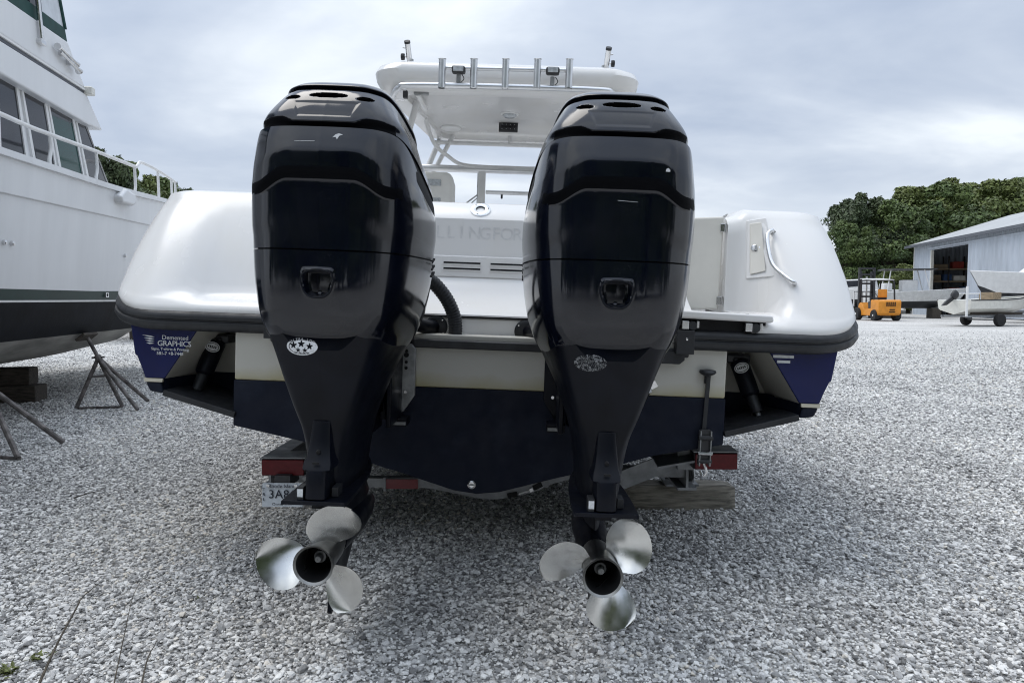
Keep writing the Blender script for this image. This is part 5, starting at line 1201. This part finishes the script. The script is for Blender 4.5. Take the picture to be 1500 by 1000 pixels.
mb = MB(); mb.box((0, -.4, .55), (1.3, 6.0, .14), 'galvanised'); mb.build('cradle', wb); wheels(wb, ((-1.1, -.9), (1.1, -.9), (-1.1, -1.7), (1.1, -1.7)), .36)
# -- cabin boat beyond the yacht's bow
cbt = thing('cabin_boat', 'white cabin boat whose roof shows beyond the yacht bow rail', 'boat', (-11.6, 24.0, 0), (0, 0, R(20)))
far_hull(8.5, 3.0, 1.8, .9, 'white_paint', 'yacht_bottom', .5).build('hull', cbt, smooth=30)
mb = MB(); mb.prism([(-2.6, 2.7), (1.8, 2.8), (.8, 4.0), (-2.3, 4.0)], -1.15, 1.15, 'white_paint', 'x'); cb = mb.build('cabin', cbt, bevel=.08)
mb = MB(); mb.prism([(-2.0, 3.2), (1.2, 3.2), (.8, 3.8), (-1.9, 3.8)], -1.17, 1.17, 'glass_dark', 'x'); mb.build('window', cb)
mb = MB(); mb.box((0, -.8, 4.10), (2.6, 3.6, .10), 'white_paint'); mb.build('roof', cbt, bevel=.04)
mb = MB(); mb.tube([(.9, -.2, 4.1), (.9, -.2, 4.4)], .10, 'forklift_black', 8); mb.build('exhaust_stack', cbt)
mb = MB(); mb.box((0, 0, .46), (1.4, 5.5, .92), 'wood_dark'); mb.build('cradle', cbt)

# ================================================================== TREES
def crown_mesh(name, seed, lobes, leaf, n, m):
    r = np.random.default_rng(seed); V = []; Fs = []
    per = n // len(lobes)
    for cx, cy, cz, rx, ry, rz in lobes:
        d = r.normal(size=(per, 3)); d /= np.linalg.norm(d, axis=1)[:, None]
        rad = r.uniform(.55, 1.08, per) ** .6
        lump = 1 + .16 * np.sin(d[:, 0] * 5 + cx * 3) * np.sin(d[:, 1] * 5 + cy) + .14 * np.sin(d[:, 2] * 7 + cz)
        c = d * (rad * lump)[:, None] * [rx, ry, rz] + [cx, cy, cz]
        nn = d + r.normal(0, .55, (per, 3)); nn[:, 2] += .25; nn /= np.linalg.norm(nn, axis=1)[:, None]
        u = np.cross(nn, r.normal(size=(per, 3))); u /= np.linalg.norm(u, axis=1)[:, None]; w = np.cross(nn, u)
        s = leaf * r.uniform(.55, 1.35, per)[:, None]
        q = np.stack([c - u * s, c - w * s * .6 + nn * s * .15, c + u * s * 1.0, c + w * s * .6 + nn * s * .15], 1)
        o = len(V); V.extend(q.reshape(-1, 3).tolist()); Fs.extend([(o + 4 * k, o + 4 * k + 1, o + 4 * k + 2, o + 4 * k + 3) for k in range(per)])
    me = bpy.data.meshes.new(name); me.from_pydata(V, [], Fs); me.materials.append(MATS[m]); return me
def trunk_mesh(seed, h, lobes):
    r = np.random.default_rng(seed); mb = MB()
    mb.tube([(0, 0, -.2), (.05, .03, h * .18), (-.05, .04, h * .4), (.02, 0, h * .62)], [.30, .24, .18, .09], 'bark', 10)
    for cx, cy, cz, rx, ry, rz in lobes[:9]:
        z0 = h * r.uniform(.16, .45); mb.tube([(0, 0, z0), (cx * .45, cy * .45, z0 + (cz - z0) * .55), (cx * .95, cy * .95, cz)], [.12, .08, .03], 'bark', 7)
    return mb.mesh('trunk')
PROTO = []
for k, mname in enumerate(('leaf_a', 'leaf_b', 'leaf_c', 'leaf_a')):
    r = np.random.default_rng(20 + k); lobes = [(0, 0, 6.2, 2.3, 2.3, 2.0)]
    for q in range(15):
        a = r.uniform(0, 6.28); el = r.uniform(-.1, 1); R0 = 2.7 * math.cos(el * 1.2)
        lobes.append((R0 * math.cos(a), R0 * math.sin(a), 4.2 + 4.4 * max(0, math.sin(el * 1.35)) + r.uniform(-.5, .5), r.uniform(1.0, 1.7), r.uniform(1.0, 1.7), r.uniform(.8, 1.3)))
    for q in range(7):
        a = r.uniform(0, 6.28); lobes.append((2.6 * math.cos(a), 2.6 * math.sin(a), r.uniform(1.6, 3.4), 1.3, 1.3, 1.1))
    for q in range(14):
        a = r.uniform(0, 6.28); w = r.uniform(.3, 3.0); lobes.append((w * math.cos(a), w * math.sin(a), 9.5 - .22 * w * w + r.uniform(-.5, .5), .55, .55, .6))
    PROTO.append((crown_mesh('crown', 40 + k, lobes, .125, 30000, mname), trunk_mesh(60 + k, 10, lobes)))
def tree(x, y, s, k, label, group, rz=None, sx=1.0):
    o = thing('tree', label, 'tree', (x, y, 0), (0, 0, rng.uniform(0, 6.28) if rz is None else rz), group)
    o.scale = (s * sx, s * sx, s)
    obj('trunk', PROTO[k][1], o); obj('crown', PROTO[k][0], o)
    return o
G1 = 'trees behind the shed and forklift'
for px, Y, s, k, sx, lab in ((1238, 66, .82, 0, .95, 'dark leafy tree standing behind the left side of the forklift'), (1262, 70, 1.13, 2, .9, 'taller dark tree rising above the forklift mast'), (1300, 68, 1.02, 0, 1.05, 'broad dark green tree between forklift and shed'), (1335, 74, 1.27, 1, 1.1, 'bright green broad tree behind the shed corner')):
    tree(px / F * Y - 750 / F * Y, Y, s, k, lab, G1, sx=sx)
for px, Y, s, k, sx in ((1372, 72, 1.26, 0, 1.1), (1400, 78, 1.40, 1, 1.1), (1440, 74, 1.33, 1, 1.1), (1475, 76, 1.36, 0, 1.1), (1510, 72, 1.28, 1, 1.1), (1550, 76, 1.30, 0, 1.1), (1600, 74, 1.3, 1, 1.1)):
    tree((px - 750) / F * Y, Y, s, k, 'green leafy tree whose crown rises over the shed roof', G1, sx=sx)
for px, Y, s in ((1228, 60, .30), (1250, 58, .24), (1312, 60, .38), (1330, 61, .42)):
    o = tree((px - 750) / F * Y, Y, s, 1, 'low pale green bush at the foot of the trees behind the forklift', 'bushes behind the forklift', sx=1.5); o.name = 'bush'; o['category'] = 'bush'
G2 = 'trees beyond the yacht'
for px, Y, s, k, sx in ((158, 52, 1.18, 2, .7), (186, 56, 1.16, 0, .9), (212, 60, 1.13, 1, .9), (240, 62, 1.14, 0, .9), (266, 64, 1.14, 2, .8), (310, 66, .92, 0, 1.1), (120, 54, 1.15, 0, 1.0), (60, 56, 1.1, 1, 1.0)):
    tree((px - 750) / F * Y, Y, s, k, 'narrow dark tree rising right beside the yacht windshield' if px == 158 else ('dark tree line end seen over the white boat beyond the bow rail' if px == 310 else 'leafy tree seen beyond the yacht and its bow rail'), G2, sx=sx)
# trees on the other side of the yard: the glossy cowls mirror them
for k, (x, y, s) in enumerate(((-13, -15, 1.05), (-7.5, -17, .95), (-2.5, -18, 1.15), (3, -16, 1.0), (8.5, -18, 1.1), (14, -15, 1.05), (20, -13, 1.0), (-19, -12, 1.1), (-16, -21, 1.3), (-10, -22, 1.2), (-5, -23, 1.3), (.5, -22, 1.25), (5.5, -23, 1.3), (11, -22, 1.2), (17, -20, 1.3))):
    tree(x, y, s, k % 4, 'leafy tree across the yard, mirrored in the glossy black cowls', 'trees across the yard')

# ================================================================== SMALL THINGS ON THE GRAVEL
def stem(pts, r, label):
    base = Vector(pts[0]); mb = MB(); P = catmull([tuple(Vector(p) - base) for p in pts], 6)
    mb.tube(P, [r * (1 - .7 * k / (len(P) - 1)) for k in range(len(P))], 'dry_stem', 6)
    mb.build('dry_stem', loc=tuple(base), label=label, cat='stem')
def gp_(px, py, z): v = gpt(px, py, z); return (v.x, v.y, v.z)
stem([gp_(52, 1012, .012), gp_(85, 940, .05), gp_(112, 890, .06), gp_(121, 874, .05), gp_(143, 855, .014)], .0046, 'long dark dry stem lying on gravel beside the green weeds')
stem([gp_(165, 1010, .012), gp_(182, 930, .035), gp_(196, 870, .03), gp_(216, 838, .014)], .0022, 'thin pale dry stem lying on gravel between two darker stems')
stem([gp_(205, 1012, .012), gp_(216, 965, .03), gp_(226, 945, .03), gp_(231, 935, .014)], .0030, 'short forked dark stem lying on the gravel')
stem([gp_(108, 729, .014), gp_(130, 722, .03), gp_(150, 718, .014)], .0045, 'short dark twig lying on open gravel behind the stems')
def weed(px, py, n, sz, label):
    b = gpt(px, py); mb = MB(); r = np.random.default_rng(int(px))
    for k in range(n):
        a = r.uniform(0, 6.28); l_ = sz * r.uniform(.5, 1.2); t = r.uniform(.25, .9); x0, y0 = r.normal(0, sz * .45, 2)
        d = Vector((math.cos(a), math.sin(a), t)).normalized(); sd2 = Vector((-math.sin(a), math.cos(a), 0)) * l_ * .16; o_ = Vector((x0, y0, .012))
        mb.add([o_, o_ + d * l_ * .5 + sd2, o_ + d * l_ - Vector((0, 0, l_ * .2)), o_ + d * l_ * .5 - sd2], [(0, 1, 2, 3)], 'weed_leaf')
    mb.build('weed', loc=(b.x, b.y, 0), label=label, cat='weed', smooth=0)
weed(8, 990, 60, .035, 'green weed tuft at the root of the long dark stem')
weed(58, 968, 46, .030, 'sparse yellow green weed patch beside the long dark stem')
weed(292, 880, 12, .018, 'tiny weed sprouting alone in open gravel')
for px, py, s, lab in ((178, 484, .55, 'pale boulder on the sand verge beyond the yacht'), (192, 486, .40, 'smaller grey boulder beside the pale boulder on the sand'), (140, 487, .35, 'low grey boulder at the edge of the sand verge')):
    b = gpt(px, py); bm = bmesh.new(); bmesh.ops.create_icosphere(bm, subdivisions=3, radius=s)
    for v in bm.verts: v.co *= 1 + .18 * math.sin(v.co.x * 7 / s + px) * math.sin(v.co.y * 6 / s) + .08 * math.sin(v.co.z * 13 / s); v.co.z *= .7
    me = bpy.data.meshes.new('boulder'); bm.to_mesh(me); bm.free(); me.materials.append(MATS['boulder']); obj('boulder', me, label=lab, cat='boulder', loc=(b.x, b.y + 2.2, s * .35))
